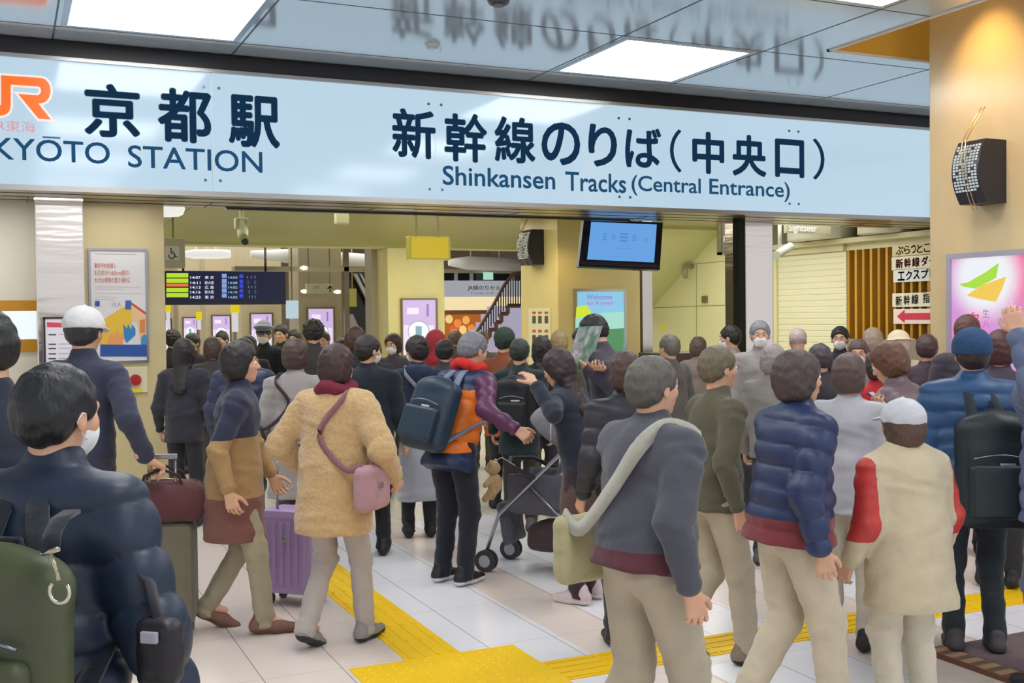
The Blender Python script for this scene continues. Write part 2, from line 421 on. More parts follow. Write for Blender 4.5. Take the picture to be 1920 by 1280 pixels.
# dark strip above the sign, soffit below it
b = MB(); b.box((XA, 9.975, ZT + .03), (XB, 10.5, 4.4)); tag(b.build('trim_2', mat('3A3A3C', 'metal', r=.4)), kind='structure')
b = MB(); b.box((XA, 10.5, ZB), (XB, 11.15, 4.5)); b.mi = 1
b.box((XA, 10.0, ZB - .03), (XB, 11.12, ZB + .0)); b.mi = 2
for y in (10.32, 10.62, 10.9): b.box((XA, y, ZB - .034), (XB, y + .012, ZB - .028))
for i in range(9): b.box((.2 + i * 1.6, 10.62, ZB - .034), (.212 + i * 1.6, 11.12, ZB - .028))
b.box((2.0, 11.02, ZB - .05), (6.6, 11.10, ZB - .028))
tag(b.build('trim_3', [mat('B9B29A', 'paint'), mat('ADA594', 'metal', r=.3), mat('2A2822', 'plastic')]), kind='structure')

# ------------------------------------------------------------------ right foreground pillar
PX0, PY1 = 7.4, 7.40
PY1 = 7.4 * ray(1743, 400).y / ray(1743, 400).x
TAN = mat('CFBB92', 'stone', r=.22)
b = MB(); b.box((PX0, 5.2, 0), (9.2, PY1, 4.75), .01); struct(tag(b.build('pillar', TAN), 'tan stone pillar', kind='structure'))
# wall light / speaker on the pillar (faces -X): px 1806-1887 x, 254-384 y
def wall_unit(X, px0, px1, py0, py1, label, depth=.22, s=1.0):
    yb_, yf_ = onX(px0, (py0 + py1) / 2, X).y, onX(px1, (py0 + py1) / 2, X).y
    z0, z1 = onX(px1, py1, X).z, onX(px1, py0, X).z
    yc = (yb_ + yf_) / 2
    e = empty('wall_speaker', (X, yf_, z0)); tag(e, label, 'wall speaker', 'black wall units on the pillars')
    h = z1 - z0; w = abs(yb_ - yf_) * .62; d = depth
    n = 10; prof = []
    for i in range(n + 1):
        t = i / n; prof.append((-(d * (.62 + .38 * math.sin(math.pi * (.25 + .75 * t) ** 1.0)) if t < 1 else d * .72), t * h))
    b = MB()
    front = [(-d * (.45 + .75 * math.sin(math.pi * min(1, .18 + .62 * (i / n)))), 0, i / n * h) for i in range(n + 1)]
    poly = [Vector((0, 0, 0))] + [Vector(p) for p in front] + [Vector((0, 0, h))]
    b.prism(poly, (0, w, 0)); b.build('body', mat('2A2A34', 'plastic', r=.4), e)
    g = MB()
    for i in range(16):
        for j in range(8):
            if (i * 7 + j * 5) % 9 == 0: continue
            t = (i + .5) / 17 * .80 + .18
            k = t * n; k0 = int(min(k, n - 1)); fr = k - k0
            x = front[k0][0] * (1 - fr) + front[min(k0 + 1, n)][0] * fr; z = t * h
            yy = (j + .5) / 8 * w * .9 + w * .05
            g.box((x - .006, yy - w * .038, z - h * .016), (x + .004, yy + w * .038, z + h * .016))
    g.build('grille', mat('C9D3D6', 'plastic', r=.3), e)
    g = MB()
    for q in (.42, .55):
        pts = []
        for i in range(15):
            t = -.10 + 1.65 * i / 14
            pts.append((-d * (.62 + .62 * math.sin(math.pi * max(0, min(1, .12 + .52 * t)))) - .012 if t < 1.0 else -d * (1.2 - 1.5 * (t - 1) ** 1.1), w * q, t * h))
        g.tube(pts, .005 * s, 8)
    g.build('rod', mat('D8C79A', 'metal', r=.2), e)
    return e
wall_unit(PX0, 1806, 1887, 262, 380, 'black perforated wall speaker with curved rods on the big tan pillar', .26)

# poster lightbox on the pillar
def pillar_poster():
    y0, y1, _, _ = rectX(1780, 1990, 480, 700, PX0)
    zt = onX(1790, 476, PX0).z; zb = onX(1790, 800, PX0).z
    e = empty('poster_lightbox', (PX0, (y0 + y1) / 2, zb)); tag(e, 'pink and lilac backlit sweets poster in a grey frame on the big tan pillar', 'poster')
    W = MB(); X = PX0
    ya, yb_ = min(y0, y1), max(y0, y1); g = .045
    def par(o): o.parent = e; o.matrix_parent_inverse = Matrix.Translation(-Vector(e.location)); return o
    for a, b in (((X - .04, ya, zb), (X, ya + g, zt)), ((X - .04, yb_ - g, zb), (X, yb_, zt)), ((X - .04, ya + g, zb), (X, yb_ - g, zb + g)), ((X - .04, ya + g, zt - g), (X, yb_ - g, zt))): W.box(a, b)
    par(W.build('frame', mat('A4A0B0', 'plastic', r=.3)))
    m = bpy.data.materials.new('poster_art'); m.use_nodes = True; N = m.node_tree.nodes; L = m.node_tree.links; bs = N['Principled BSDF']
    tc = N.new('ShaderNodeTexCoord')
    def blob(cy, cz, sy, sz, lo, hi):
        mp = N.new('ShaderNodeMapping'); mp.vector_type = 'POINT'; mp.inputs['Location'].default_value = (0, -cy / sy, -cz / sz); mp.inputs['Scale'].default_value = (0, 1 / sy, 1 / sz)
        L.new(tc.outputs['Object'], mp.inputs[0]); ln = N.new('ShaderNodeVectorMath'); ln.operation = 'LENGTH'; L.new(mp.outputs[0], ln.inputs[0])
        mr = N.new('ShaderNodeMapRange'); mr.interpolation_type = 'SMOOTHSTEP'; L.new(ln.outputs['Value'], mr.inputs[0]); mr.inputs[1].default_value = lo; mr.inputs[2].default_value = hi; mr.inputs[3].default_value = 1; mr.inputs[4].default_value = 0
        return mr.outputs[0]
    c1 = onX(1850, 520, X); c2 = onX(1925, 500, X); ex = e.location
    nz = N.new('ShaderNodeTexNoise'); nz.inputs['Scale'].default_value = 2.2; L.new(tc.outputs['Object'], nz.inputs['Vector'])
    r0 = N.new('ShaderNodeValToRGB'); r0.color_ramp.elements[0].position = .35; r0.color_ramp.elements[0].color = lin('C99BEA'); r0.color_ramp.elements[1].position = .68; r0.color_ramp.elements[1].color = lin('F07CC8')
    L.new(nz.outputs[0], r0.inputs[0])
    m1 = N.new('ShaderNodeMix'); m1.data_type = 'RGBA'; L.new(blob(c2.y, c2.z, .42, .40, .3, 1.2), m1.inputs[0]); L.new(r0.outputs[0], m1.inputs[6]); m1.inputs[7].default_value = lin('F75FA2')
    m2 = N.new('ShaderNodeMix'); m2.data_type = 'RGBA'; L.new(blob(c1.y, c1.z, abs(onX(1793, 550, X).y - onX(1912, 550, X).y) / 2, .31, .62, 1.35), m2.inputs[0]); L.new(m1.outputs[2], m2.inputs[6]); m2.inputs[7].default_value = lin('F4F9FF')
    L.new(m2.outputs[2], bs.inputs['Emission Color']); bs.inputs['Emission Strength'].default_value = .85; bs.inputs['Base Color'].default_value = (.1, .1, .1, 1); bs.inputs['Roughness'].default_value = .2
    q = MB(); q.box((X - .02, ya + g, zb + g), (X, yb_ - g, zt - g)); par(q.build('poster_panel', m))
    def shape(pts, hexc, nm, off=.024):
        q = MB(); q.face([onX(a, b, X - off) for a, b in pts]); par(q.build(nm, mat(hexc, 'emit', e=.85)))
    shape([(1799, 532), (1815, 529), (1848, 510), (1873, 492), (1868, 520), (1860, 525), (1829, 541), (1805, 537)], 'A8DE4A', 'green_sweet', .024)
    shape([(1812, 554), (1840, 535), (1887, 518), (1880, 540), (1867, 566), (1835, 560)], 'F3C95C', 'yellow_sweet', .026)
    par(text_X('夕', 1814, 1836, 1825, 585, 612, X - .025, mat('E2507E', 'emit', e=.8), None, .01))
    par(text_X('生', 1842, 1855, 1848, 579, 595, X - .025, mat('8A7FC8', 'emit', e=.8), None))
    par(text_X('八', 1843, 1855, 1849, 600, 614, X - .025, mat('8A7FC8', 'emit', e=.8), None))
    par(text_X('つ', 1897, 1905, 1901, 534, 543, X - .025, mat('F4DCF8', 'emit', e=.9), None))
    par(text_X('し', 1897, 1905, 1901, 562, 582, X - .025, mat('F4DCF8', 'emit', e=.9), None))
pillar_poster()
# ------------------------------------------------------------------ things behind / under the sign
def wbox(name, m, a, b, bev=0, parent=None):
    q = MB(((a[0] + b[0]) / 2, (a[1] + b[1]) / 2, min(a[2], b[2])) if parent is None else (0, 0, 0)); q.box(a, b, bev)
    o = q.build(name, m, parent if parent is None else None)
    if parent is not None: o.parent = parent; o.matrix_parent_inverse = Matrix.Translation(-Vector(parent.location))
    return o
def under(o, p):
    o.parent = p; o.matrix_parent_inverse = Matrix.Translation(-Vector(p.location)); return o
CREAM = mat('DCD6A6', 'paint'); CREAMD = mat('B9B684', 'paint'); GREY = mat('9C9A90', 'paint')

# left wall with mustard bands and lit strip
YW = 11.25
zs = [onY(40, y, YW).z for y in (372, 563, 583, 636, 660)]
b = MB(); b.box((-6, YW, 0), (.60, YW + .3, 3.0)); struct(b.build('wall_left', mat('E6E2D4', 'paint')))
e = empty('lit_band', (-1, YW, zs[4])); tag(e, 'white backlit band between two mustard stripes on the left wall', 'lit panel')
for nm, a, bb, m_ in (('mustard_stripe', zs[2], zs[1], mat('C98F14', 'plastic')), ('mustard_stripe', zs[4], zs[3], mat('C98F14', 'plastic')), ('lit_panel', zs[3], zs[2], mat('EAF4F8', 'emit', e=.95))):
    under(wbox(nm, m_, (-4, YW - .02, a), (.59, YW - .001, bb)), e)
# stainless columns
for (p0, p1, lab) in ((67, 158, 'brushed stainless steel column beside the tall poster under the left of the sign'), (1397, 1450, 'brushed stainless steel column beside the black post, right of the hanging screen')):
    Y = 10.52; X0, X1 = onY(p0, 500, Y).x, onY(p1, 500, Y).x
    o = wbox('steel_column', mat('D6CEC6', 'steel'), (X0, Y, 0), (X1, Y + .4, 2.88), .01); tag(o, lab, 'column', 'stainless steel columns')
# tan pillar with poster
YP = 11.0; X0, X1 = onY(159, 500, YP).x, onY(309, 500, YP).x
struct(wbox('pillar', mat('D0C296', 'stone', r=.25), (X0 - .05, YP, 0), (X1, YP + .7, 2.87), .01))
def framed(name, label, cat, px, Y, m_face, fr, g=.02, group=None, d=.03):
    x0, x1, z0, z1 = rectY(px[0], px[1], px[2], px[3], Y)
    e = empty(name, ((x0 + x1) / 2, Y, z0)); tag(e, label, cat, group)
    q = MB()
    for a, b in (((x0, Y - d, z0), (x1, Y, z0 + g)), ((x0, Y - d, z1 - g), (x1, Y, z1)), ((x0, Y - d, z0 + g), (x0 + g, Y, z1 - g)), ((x1 - g, Y - d, z0 + g), (x1, Y, z1 - g))): q.box(a, b)
    under(q.build('frame', fr), e)
    under(wbox('poster_panel', m_face, (x0 + g, Y - d * .6, z0 + g), (x1 - g, Y, z1 - g)), e)
    return e
def polyY(pts, Y, m_, nm, par):
    q = MB(); q.face([onY(a, b, Y) for a, b in pts]); return under(q.build(nm, m_), par)
P1 = framed('framed_poster', 'tall white poster with red text and a yellow drawing on the left pillar', 'poster', (167, 277, 466, 680), YP, mat('E6E6EA', 'plastic', r=.2), mat('9A9AA4', 'metal', r=.3))
yp = YP - .022
RED = mat('D0604A', 'plastic')
for s, y, x1 in (('事前予約制導入', 498, 218), ('3辺合計160cm超の', 511, 242), ('大きな荷物の置き場所に', 525, 245)): under(text_Y(s, 177, x1, 200, y - 5, y + 5, yp, RED, None), P1)
for y, x1, t in ((475, 255, .8), (537, 262, .6), (541, 235, .5), (549, 266, .6), (556, 220, .5), (561, 216, .5)):
    polyY([(178, y), (x1, y + 1), (x1, y + 1 + t), (178, y + t)], yp, mat('B4989A', 'plastic'), 'text_line', P1)
under(text_Y('15人', 210, 228, 218, 566, 575, yp, mat('8C7AA0', 'plastic'), None), P1)
polyY([(178, 564), (187, 564), (187, 574), (178, 574)], yp, mat('3054A8', 'plastic'), 'blue_mark', P1)
polyY([(182, 606), (232, 575), (246, 577), (247, 612), (226, 645), (188, 645)], yp - .001, mat('EDC53A', 'plastic'), 'yellow_shape', P1)
polyY([(247, 570), (276, 590), (276, 632), (262, 640), (258, 604), (247, 600)], yp - .001, mat('F0C79A', 'plastic'), 'peach_shape', P1)
polyY([(246, 566), (276, 587), (276, 592), (246, 571)], yp - .002, mat('D2502C', 'plastic'), 'red_band', P1)
polyY([(262, 600), (272, 598), (272, 624), (262, 624)], yp - .002, mat('E0884A', 'plastic'), 'orange_door', P1)
polyY([(235, 563), (246, 563), (246, 580), (235, 580)], yp - .003, mat('3D66B0', 'plastic'), 'blue_box', P1)
polyY([(231, 606), (238, 616), (240, 607), (246, 618), (248, 608), (254, 616), (254, 628), (238, 642), (233, 634)], yp - .003, mat('2E86C8', 'plastic'), 'blue_crowd', P1)
polyY([(204, 632), (210, 622), (214, 630), (220, 618), (226, 630), (231, 622), (231, 646), (200, 646)], yp - .003, mat('EEA465', 'plastic'), 'orange_crowd', P1)
polyY([(265, 632), (270, 626), (276, 630), (276, 646), (264, 646)], yp - .003, mat('3A94CC', 'plastic'), 'blue_crowd', P1)
polyY([(188, 646), (276, 646), (276, 668), (188, 668)], yp - .001, mat('2A56A6', 'plastic'), 'blue_footer', P1)
# fire alarm plate
e = empty('fire_alarm', onY(225, 738, YP)); tag(e, 'cream fire alarm plate with round red button and yellow label below the tall poster', 'fire alarm')
x0, x1, z0, z1 = rectY(172, 276, 688, 737, YP); under(wbox('plate', mat('DAD6B4', 'paint'), (x0, YP - .03, z0), (x1, YP, z1), .004), e)
c0 = onY(254, 712, YP - .03); q = MB(); q.cyl(c0, c0 + Vector((0, -.03, 0)), .052, n=24); q.cyl(c0 + Vector((0, -.03, 0)), c0 + Vector((0, -.045, 0)), .018, n=16); under(q.build('button', mat('B32A34', 'plastic')), e)
c0 = onY(231, 711, YP - .03); q = MB(); q.cyl(c0, c0 + Vector((0, -.05, 0)), .03, n=20); under(q.build('lamp', mat('C0303C', 'plastic')), e)
x0, x1, z0, z1 = rectY(245, 267, 728, 735, YP - .03); under(wbox('yellow_label', mat('F0DE20', 'plastic'), (x0, YP - .034, z0), (x1, YP - .03, z1)), e)
# notice board on a stand in front of the column
YB_ = 10.25; x0, x1, z0, z1 = rectY(82, 166, 594, 700, YB_)
e = empty('notice_board', ((x0 + x1) / 2, YB_, 0)); tag(e, 'white black-framed notice board with red heading standing before the left steel column', 'notice board')
under(wbox('board', mat('E8E4EC', 'plastic', r=.3), (x0 + .01, YB_ - .008, z0), (x1 - .01, YB_ + .01, z1)), e)
q = MB()
for a, b in (((x0, YB_ - .015, z0), (x1, YB_ + .015, z0 + .015)), ((x0, YB_ - .015, z1 - .015), (x1, YB_ + .015, z1)), ((x0, YB_ - .015, z0), (x0 + .015, YB_ + .015, z1)), ((x1 - .015, YB_ - .015, z0), (x1, YB_ + .015, z1))): q.box(a, b)
under(q.build('frame', mat('1C1E2A', 'plastic')), e)
q = MB(); xm = (x0 + x1) / 2; q.cyl((xm, YB_ + .02, .02), (xm, YB_ + .02, z0 + .3), .015); q.box((xm - .2, YB_ - .12, 0), (xm + .2, YB_ + .16, .02)); under(q.build('stand', mat('1C1E2A', 'plastic')), e)
yq = YB_ - .010
polyY([(88, 604), (158, 606), (158, 614), (88, 613)], yq, mat('D84860', 'plastic'), 'red_heading', e)
for yy in (626, 644, 652, 662, 671):
    polyY([(91, yy), (105, yy), (105, yy + 2.5), (91, yy + 2.5)], yq, mat('3A3C48', 'plastic'), 'text_line', e)
    polyY([(110, yy), (150, yy), (150, yy + 1.2), (110, yy + 1.2)], yq, mat('A8A2B0', 'plastic'), 'text_line', e)

# rounded white fixture, wheelchair sign, cctv camera, small speaker
Y = 11.5; p = onY(308, 391, Y); p.x -= .04; w_ = (onY(346, 385, Y).x - p.x); h_ = w_ * .36
e = MB(p); e.tube([p + Vector((0, 0, 0)), p + Vector((w_ * .4, 0, 0)), p + Vector((w_ * .75, 0, 0)), p + Vector((w_ * .93, 0, 0)), p + Vector((w_, 0, 0))], [h_, h_, h_ * .92, h_ * .65, h_ * .15], 18)
tag(e.build('emergency_lamp', mat('FFFFF6', 'emit', e=.8)), 'white rounded lamp sticking out from the left tan pillar under the sign', 'lamp')
Y = 11.9; x0, x1, z0, z1 = rectY(300, 347, 446, 502, Y)
e = empty('wheelchair_sign', (x1, Y, z0)); tag(e, 'hanging pale box sign with a black wheelchair symbol', 'sign')
under(wbox('box', mat('BDBB9C', 'paint'), (x0, Y, z0), (x1, Y + .12, z1), .006), e)
a0, a1, b0, b1 = rectY(310, 336, 461, 487, Y); under(wbox('white_square', mat('DDE0D2', 'plastic'), (a0, Y - .004, b0), (a1, Y, b1)), e)
q = MB(); g_ = lambda a, b: onY(a, b, Y - .006)
q.tube([g_(322 + 5.6 * math.cos(R(t)), 479 + 5.6 * math.sin(R(t))) for t in range(-60, 215, 20)][::-1], .006, 6); q.ball(g_(320.5, 466), .010, 10)
q.tube([g_(320.7, 468.5), g_(321.2, 475), g_(327, 475.2), g_(330, 482), g_(333, 481)], .006, 6); q.tube([g_(321, 471.5), g_(326, 471.7)], .005, 6); under(q.build('symbol', mat('50554E', 'plastic')), e)
q = MB(); xx = onY(326, 440, Y).x; q.cyl((xx, Y + .06, z1), (xx, Y + .06, 3.2), .008); under(q.build('rod', mat('77775E', 'metal')), e)
Y = 12.2; 
e = empty('security_camera', onY(455, 450, Y)); tag(e, 'cream security camera hanging on a pole under the passage ceiling', 'security camera')
p0, p1 = onY(453, 376, Y), onY(453, 418, Y); q = MB(); q.cyl((p1.x, Y, p1.z), (p1.x, Y, 3.2), .026); q.cyl((p1.x, Y, 3.17), (p1.x, Y, 3.2), .06); under(q.build('pole', mat('D8D9A8', 'paint')), e)
p2 = onY(459, 452, Y - .25); q = MB(); c0 = Vector((p1.x - .01, Y - .02, p1.z)); q.tube([c0 + Vector((0, 0, .02)), c0 + Vector((.01, -.03, -.1)), p2 + Vector((-.01, .05, .05)), p2], [.055, .062, .055, .05], 14); under(q.build('body', mat('C9CA9E', 'paint')), e)
q = MB(); q.box(c0 + Vector((-.07, -.05, -.07)), c0 + Vector((.07, .05, .05)), .015); under(q.build('bracket', mat('D8D9B4', 'paint')), e)
q = MB(); q.cyl(p2 + Vector((0, -.002, -.002)), p2 + Vector((.002, -.02, -.015)), .035); under(q.build('lens', mat('22241E', 'plastic', r=.1)), e)
Y = 12.6; x0, x1, z0, z1 = rectY(631, 655, 396, 420, Y); q = MB(((x0 + x1) / 2, Y, z0)); q.box((x0, Y, z0), (x1, Y + .12, 3.2), .02)
tag(q.build('ceiling_speaker', mat('C2C294', 'paint')), 'small cream box fixed under the passage ceiling left of the yellow sign', 'speaker')
# yellow hanging sign
Y = 11.6; x0, x1, z0, z1 = rectY(767, 845, 443, 487, Y)
e = empty('hanging_sign', ((x0 + x1) / 2, Y, z0)); tag(e, 'plain yellow box sign hanging on two cream rods', 'sign')
under(wbox('sign_box', mat('D9BE28', 'emit', e=.75), (x0 + .03, Y - .01, z0 + .02), (x1 - .03, Y + .12, z1 - .01), .006), e)
under(wbox('border', mat('D2C050', 'emit', e=.5), (x0, Y, z0), (x1, Y + .11, z1), .01), e)
q = MB()
for px in (783, 824): xx = onY(px, 430, Y).x; q.cyl((xx, Y + .05, z1 - .02), (xx, Y + .05, 3.2), .016)
under(q.build('rod', mat('DEDDBB', 'paint')), e)

# passage ceiling and beam
ZP = 3.2; YB1 = 18.4
q = MB(); X0p, X1p = -3.0, 10.9
q.face([(X0p, 11.15, ZP), (X1p, 11.15, ZP), (X1p, YB1 - 1.5, ZP), (X0p, YB1 - 1.5, ZP)])
n = 8; pr = [(YB1 - 1.5 + 1.5 * math.sin(R(90 * i / n)), ZP - .22 * (1 - math.cos(R(90 * i / n)))) for i in range(n + 1)]
for (a, za), (b, zb) in zip(pr, pr[1:]):
    ff = q.face([(X0p, a, za), (X1p, a, za), (X1p, b, zb), (X0p, b, zb)]); ff.smooth = True
q.mi = 1
for x in (2.2,):
    q.box((x, 11.2, ZP - .003), (x + .012, YB1 - 1.5, ZP + .01))
    for (a, za), (b, zb) in zip(pr, pr[1:]): q.face([(x, a, za - .003), (x + .012, a, za - .003), (x + .012, b, zb - .003), (x, b, zb - .003)])
tag(q.build('ceiling', [mat('A8A672', 'paint'), mat('7A7850', 'paint')]), kind='structure')
zt, zb = onY(600, 437, YB1).z, onY(600, 462, YB1).z
q = MB(); q.box((-4, YB1, zb), (X1p, YB1 + .5, zt + 1.2)); struct(q.build('beam', mat('DAD6A4', 'paint')))
struct(wbox('pillar', mat('E0D79C', 'stone', r=.25), (onY(727, 550, YB1).x, YB1 - .01, 0), (onY(833, 550, YB1).x, YB1 + .9, zb), .01))
def purple(px, Y, label):
    e = framed('lightbox_poster', label, 'poster', px, Y, mat('D5BCEB', 'emit', e=.85), mat('8A7C66', 'metal'), .03, 'lilac backlit posters on columns', .05)
    x0, x1, yt, yb = px; cx = (x0 + x1) / 2; w = x1 - x0; yy = Y - .052
    cy = yt + w * .92; r = w * .30
    polyY([(x0 + w * .08, cy - r * .6), (x1 - w * .08, cy - r * .6), (x1 - w * .08, yb - 2), (x0 + w * .08, yb - 2)], Y - .035, mat('E9E0F4', 'emit', e=.9), 'pale_area', e)
    polyY([(cx + r * math.cos(R(a)), cy + r * math.sin(R(a))) for a in range(0, 360, 15)], yy, mat('A6A8BC', 'emit', e=.8), 'ring', e)
    polyY([(cx + r * .93 * math.cos(R(a)), cy + r * .93 * math.sin(R(a))) for a in range(0, 360, 15)], yy - .002, mat('F2F0F8', 'emit', e=.95), 'disc', e)
    polyY([(cx - r * .28, cy - r * .5), (cx + r * .28, cy - r * .5), (cx + r * .28, cy + r * .5), (cx - r * .28, cy + r * .5)], yy - .004, mat('8FB6C2', 'emit', e=.8), 'emblem', e)
    polyY([(x0 + w * .18, yt + w * .26), (cx, yt + w * .26), (cx, yt + w * .44), (x0 + w * .18, yt + w * .44)], yy, mat('EFE3F8', 'emit', e=.95), 'white_caption', e)
    polyY([(x1 - w * .28, yt + w * .16), (x1 - w * .22, yt + w * .16), (x1 - w * .22, yt + w * .5), (x1 - w * .28, yt + w * .5)], yy, mat('9F82C4', 'emit', e=.8), 'caption', e)
purple((751, 819, 559, 668), YB1 - .015, 'largest lilac backlit poster with a round emblem, on the cream pillar below the yellow sign')
# far columns with posters
FC = [((560, 641), (575, 627, 576, 660), 21.0, 'lilac poster on the grey column under the small arrow sign'),
      ((452, 528), (468, 512, 586, 665), 23.0, 'lilac poster behind the officer in the grey peaked cap'),
      ((385, 446), (396, 433, 590, 665), 25.0, 'lilac poster just left of the yellow and white vertical banner'),
      ((334, 380), (342, 371, 594, 665), 27.0, 'small lilac poster second from the left under the departure board'),
      ((300, 326), (306, 322, 597, 665), 29.0, 'smallest lilac poster at the left edge under the departure board')]
for i, (cx, pp, Y, lab) in enumerate(FC):
    struct(wbox('pillar', mat('A49A80' if i == 0 else 'C8BC9E', 'stone', r=.4), (onY(cx[0], 560, Y).x, Y, 0), (onY(cx[1], 560, Y).x, Y + .8, 3.9), .01))
    purple(pp, Y - .01, lab)
# hall shell
q = MB(); q.face([(-6, YB1 + .5, 3.905), (24, YB1 + .5, 3.905), (24, 34, 3.905), (-6, 34, 3.905)]); tag(q.build('ceiling', mat('8C8B80', 'paint')), kind='structure')
struct(wbox('wall_back', mat('B3A894', 'paint'), (-6, 33.5, 0), (24, 34, 4.2)))
struct(wbox('wall_back', mat('C2BC9C', 'paint'), (X1p, 18.45, 0), (24, 18.9, 4.2)))
struct(wbox('wall_left', mat('B0A68C', 'paint'), (-6.2, 11.5, 0), (-6, 34, 4.2)))
def duct(pa, pb, Y, r, label, m_):
    a, b = onY(pa[0], pa[1], Y), onY(pb[0], pb[1], Y); q = MB((a + b) / 2)
    q.tube([a, a + (b - a) * .25, a + (b - a) * .75, b], [r * .5, r, r, r * .9], 20)
    for t in (.3, .7): c_ = a + (b - a) * t; q.cyl(c_, (c_.x, c_.y, 3.9), .012)
    tag(q.build('air_duct', m_), label, 'air duct', 'pale ducts under the far hall ceiling')
WH = mat('E4E8EC', 'plastic')
duct((340, 476), (432, 476), 20.5, .085, 'short pale duct above the left of the departure board', mat('F4F4EE', 'emit', e=.8))  # this short duct glows by itself, its brightness is emission
duct((470, 476), (722, 490), 22.0, .14, 'long pale duct running above the small arrow sign', WH)
duct((842, 492), (975, 496), 24.0, .16, 'pale duct right of the cream pillar over the far shops', WH)
struct(tag(wbox('beam', mat('BFBCA8', 'paint'), (onY(440, 505, 20).x, 20, onY(600, 508, 20).z), (onY(722, 505, 20).x, 20.3, onY(600, 500, 20).z)), kind='structure'))
# departure board
Y = 19.6; x0, x1, z0, z1 = rectY(309, 536, 508, 571, Y)
e = empty('departure_board', ((x0 + x1) / 2, Y, z0)); tag(e, 'wide dark blue departure board with green and orange rows hanging in the hall', 'departure board')
under(wbox('casing', mat('1A1E38', 'plastic'), (x0, Y, z0), (x1, Y + .25, z1), .01), e)
under(wbox('screen', mat('0A1448', 'emit', e=.5, r=.5), (x0 + .02, Y - .004, z0 + .05), (x1 - .02, Y, z1 - .02)), e)
q = MB()
for px in (345, 500): xx = onY(px, 500, Y).x; q.cyl((xx, Y + .1, z1), (xx, Y + .1, 3.9), .02)
under(q.build('rod', mat('77776C', 'metal')), e)
for i, yy in enumerate((516, 526, 534.5, 543.5, 553)):
    g_ = mat('F07A28' if i == 2 else 'B8E418', 'emit', e=.85)
    a, b_ = (yy - 3.9, yy + 4.1) if i != 2 else (yy - 3, yy + 2.6)
    polyY([(312, a), (353, a), (353, b_), (312, b_)], Y - .006, g_, 'status_cell', e)
    W_ = mat('DCE6F8', 'emit', e=.85)
    under(text_Y(('14:07', '14:11', '14:13', '14:16', '14:23')[i], 357, 376, 366, yy + 1.4, yy + 6.6, Y - .006, W_, None, .02, 'lettering'), e)
    under(text_Y(('東 京', '新大阪', '広 島', '新大阪', '東 京')[i], 384, 401, 392, yy + .8, yy + 7, Y - .006, W_, None, .01, 'lettering'), e)
    under(text_Y(('14:05', '14:08', '14:02', '14:10', '14:05')[i], 428, 445, 436, yy + 1.8, yy + 6.4, Y - .006, mat('A8CCF0', 'emit', e=.8), None, .01, 'lettering'), e)
    under(text_Y('▯ ▯' if i % 2 else '( ( (', 463 + i, 480, 470, yy + .6, yy + 6, Y - .006, mat('8AA6E0', 'emit', e=.7), None, 0, 'lettering'), e)
    polyY([(416, yy - 3), (425, yy - 3), (425, yy + 4.8), (416, yy + 4.8)], Y - .006, mat('86A6E6', 'emit', e=.8), 'track_cell', e)
    polyY([(449, yy - 2), (456, yy - 2), (456, yy + 4.8), (449, yy + 4.8)], Y - .006, mat('2C46D8', 'emit', e=.8), 'blue_cell', e)
# arrow sign
Y = 20.6; x0, x1, z0, z1 = rectY(575, 625, 532, 550, Y)
e = empty('arrow_sign', ((x0 + x1) / 2, Y, z0)); tag(e, 'pale hanging sign with a small black upward arrow on the grey column', 'sign')
under(wbox('panel', mat('B9B59E', 'plastic'), (x0, Y, z0), (x1, Y + .12, z1), .01), e)
under(text_Y('↑', 614, 624, 619, 535, 548, Y - .004, mat('2C2A26', 'plastic'), None, .02), e)
under(text_Y('のりば', 588, 598, 593, 536, 541, Y - .004, mat('3C3A36', 'plastic'), None), e)
q = MB()
for px in (580, 620): xx = onY(px, 530, Y).x; q.cyl((xx, Y + .06, z1), (xx, Y + .06, 3.9), .012)
under(q.build('rod', mat('88887C', 'metal')), e)
for px, py, lab in ((570, 546, 'small white spot lamp at the left end of the arrow sign'), (632, 547, 'small white spot lamp at the right end of the arrow sign'), (569, 502, 'small white spot lamp on the beam above the arrow sign')):
    p = onY(px, py, 20.64 if py > 530 else 19.96); q = MB(p); q.tube([p + Vector((-.06, 0, 0)), p, p + Vector((.07, 0, 0))], [.02, .045, .03], 10); q.cyl(p, p + Vector((.12 if px < 600 else -.12, 0, 0)) if py > 530 else p + Vector((0, .05, 0)), .008)
    tag(q.build('spot_lamp', mat('FFFBEA', 'emit', e=1.0)), lab, 'lamp', 'small spot lamps in the hall')
# banners
def banner(px0, px1, yt, ym, yb, Y, label):
    x0, x1, z0, z1 = rectY(px0, px1, yt, yb, Y); zm = onY((px0 + px1) / 2, ym, Y).z
    e = empty('banner', ((x0 + x1) / 2, Y, 0)); tag(e, label, 'banner', 'yellow and white gate banners')
    under(wbox('yellow_head', mat('F2DA10', 'emit', e=.7), (x0, Y, zm), (x1, Y + .1, z1)), e)
    under(wbox('white_body', mat('E8E6F0', 'emit', e=.7), (x0 + .02, Y + .02, z0), (x1 - .02, Y + .09, zm)), e)
    under(wbox('post', mat('9A968A', 'metal'), (x0 + .05, Y + .03, 0), (x1 - .05, Y + .08, z0)), e)
banner(434, 449, 570, 586, 622, 22.0, 'yellow topped white banner post under the right half of the departure board')
banner(311, 321, 568, 584, 615, 22.0, 'yellow topped white banner post at the left end of the departure board')
banner(369, 379, 584, 600, 618, 23.0, 'pale yellow topped banner post between the two small lilac posters')
Y = 19.9; x0, x1, z0, z1 = rectY(538, 560, 563, 597, Y); e = MB(((x0 + x1) / 2, Y, z0)); e.box((x0, Y, z0), (x1, Y + .1, z1), .01); e.mi = 1; e.cyl(((x0 + x1) / 2, Y + .05, z1), ((x0 + x1) / 2, Y + .05, 3.9), .012)
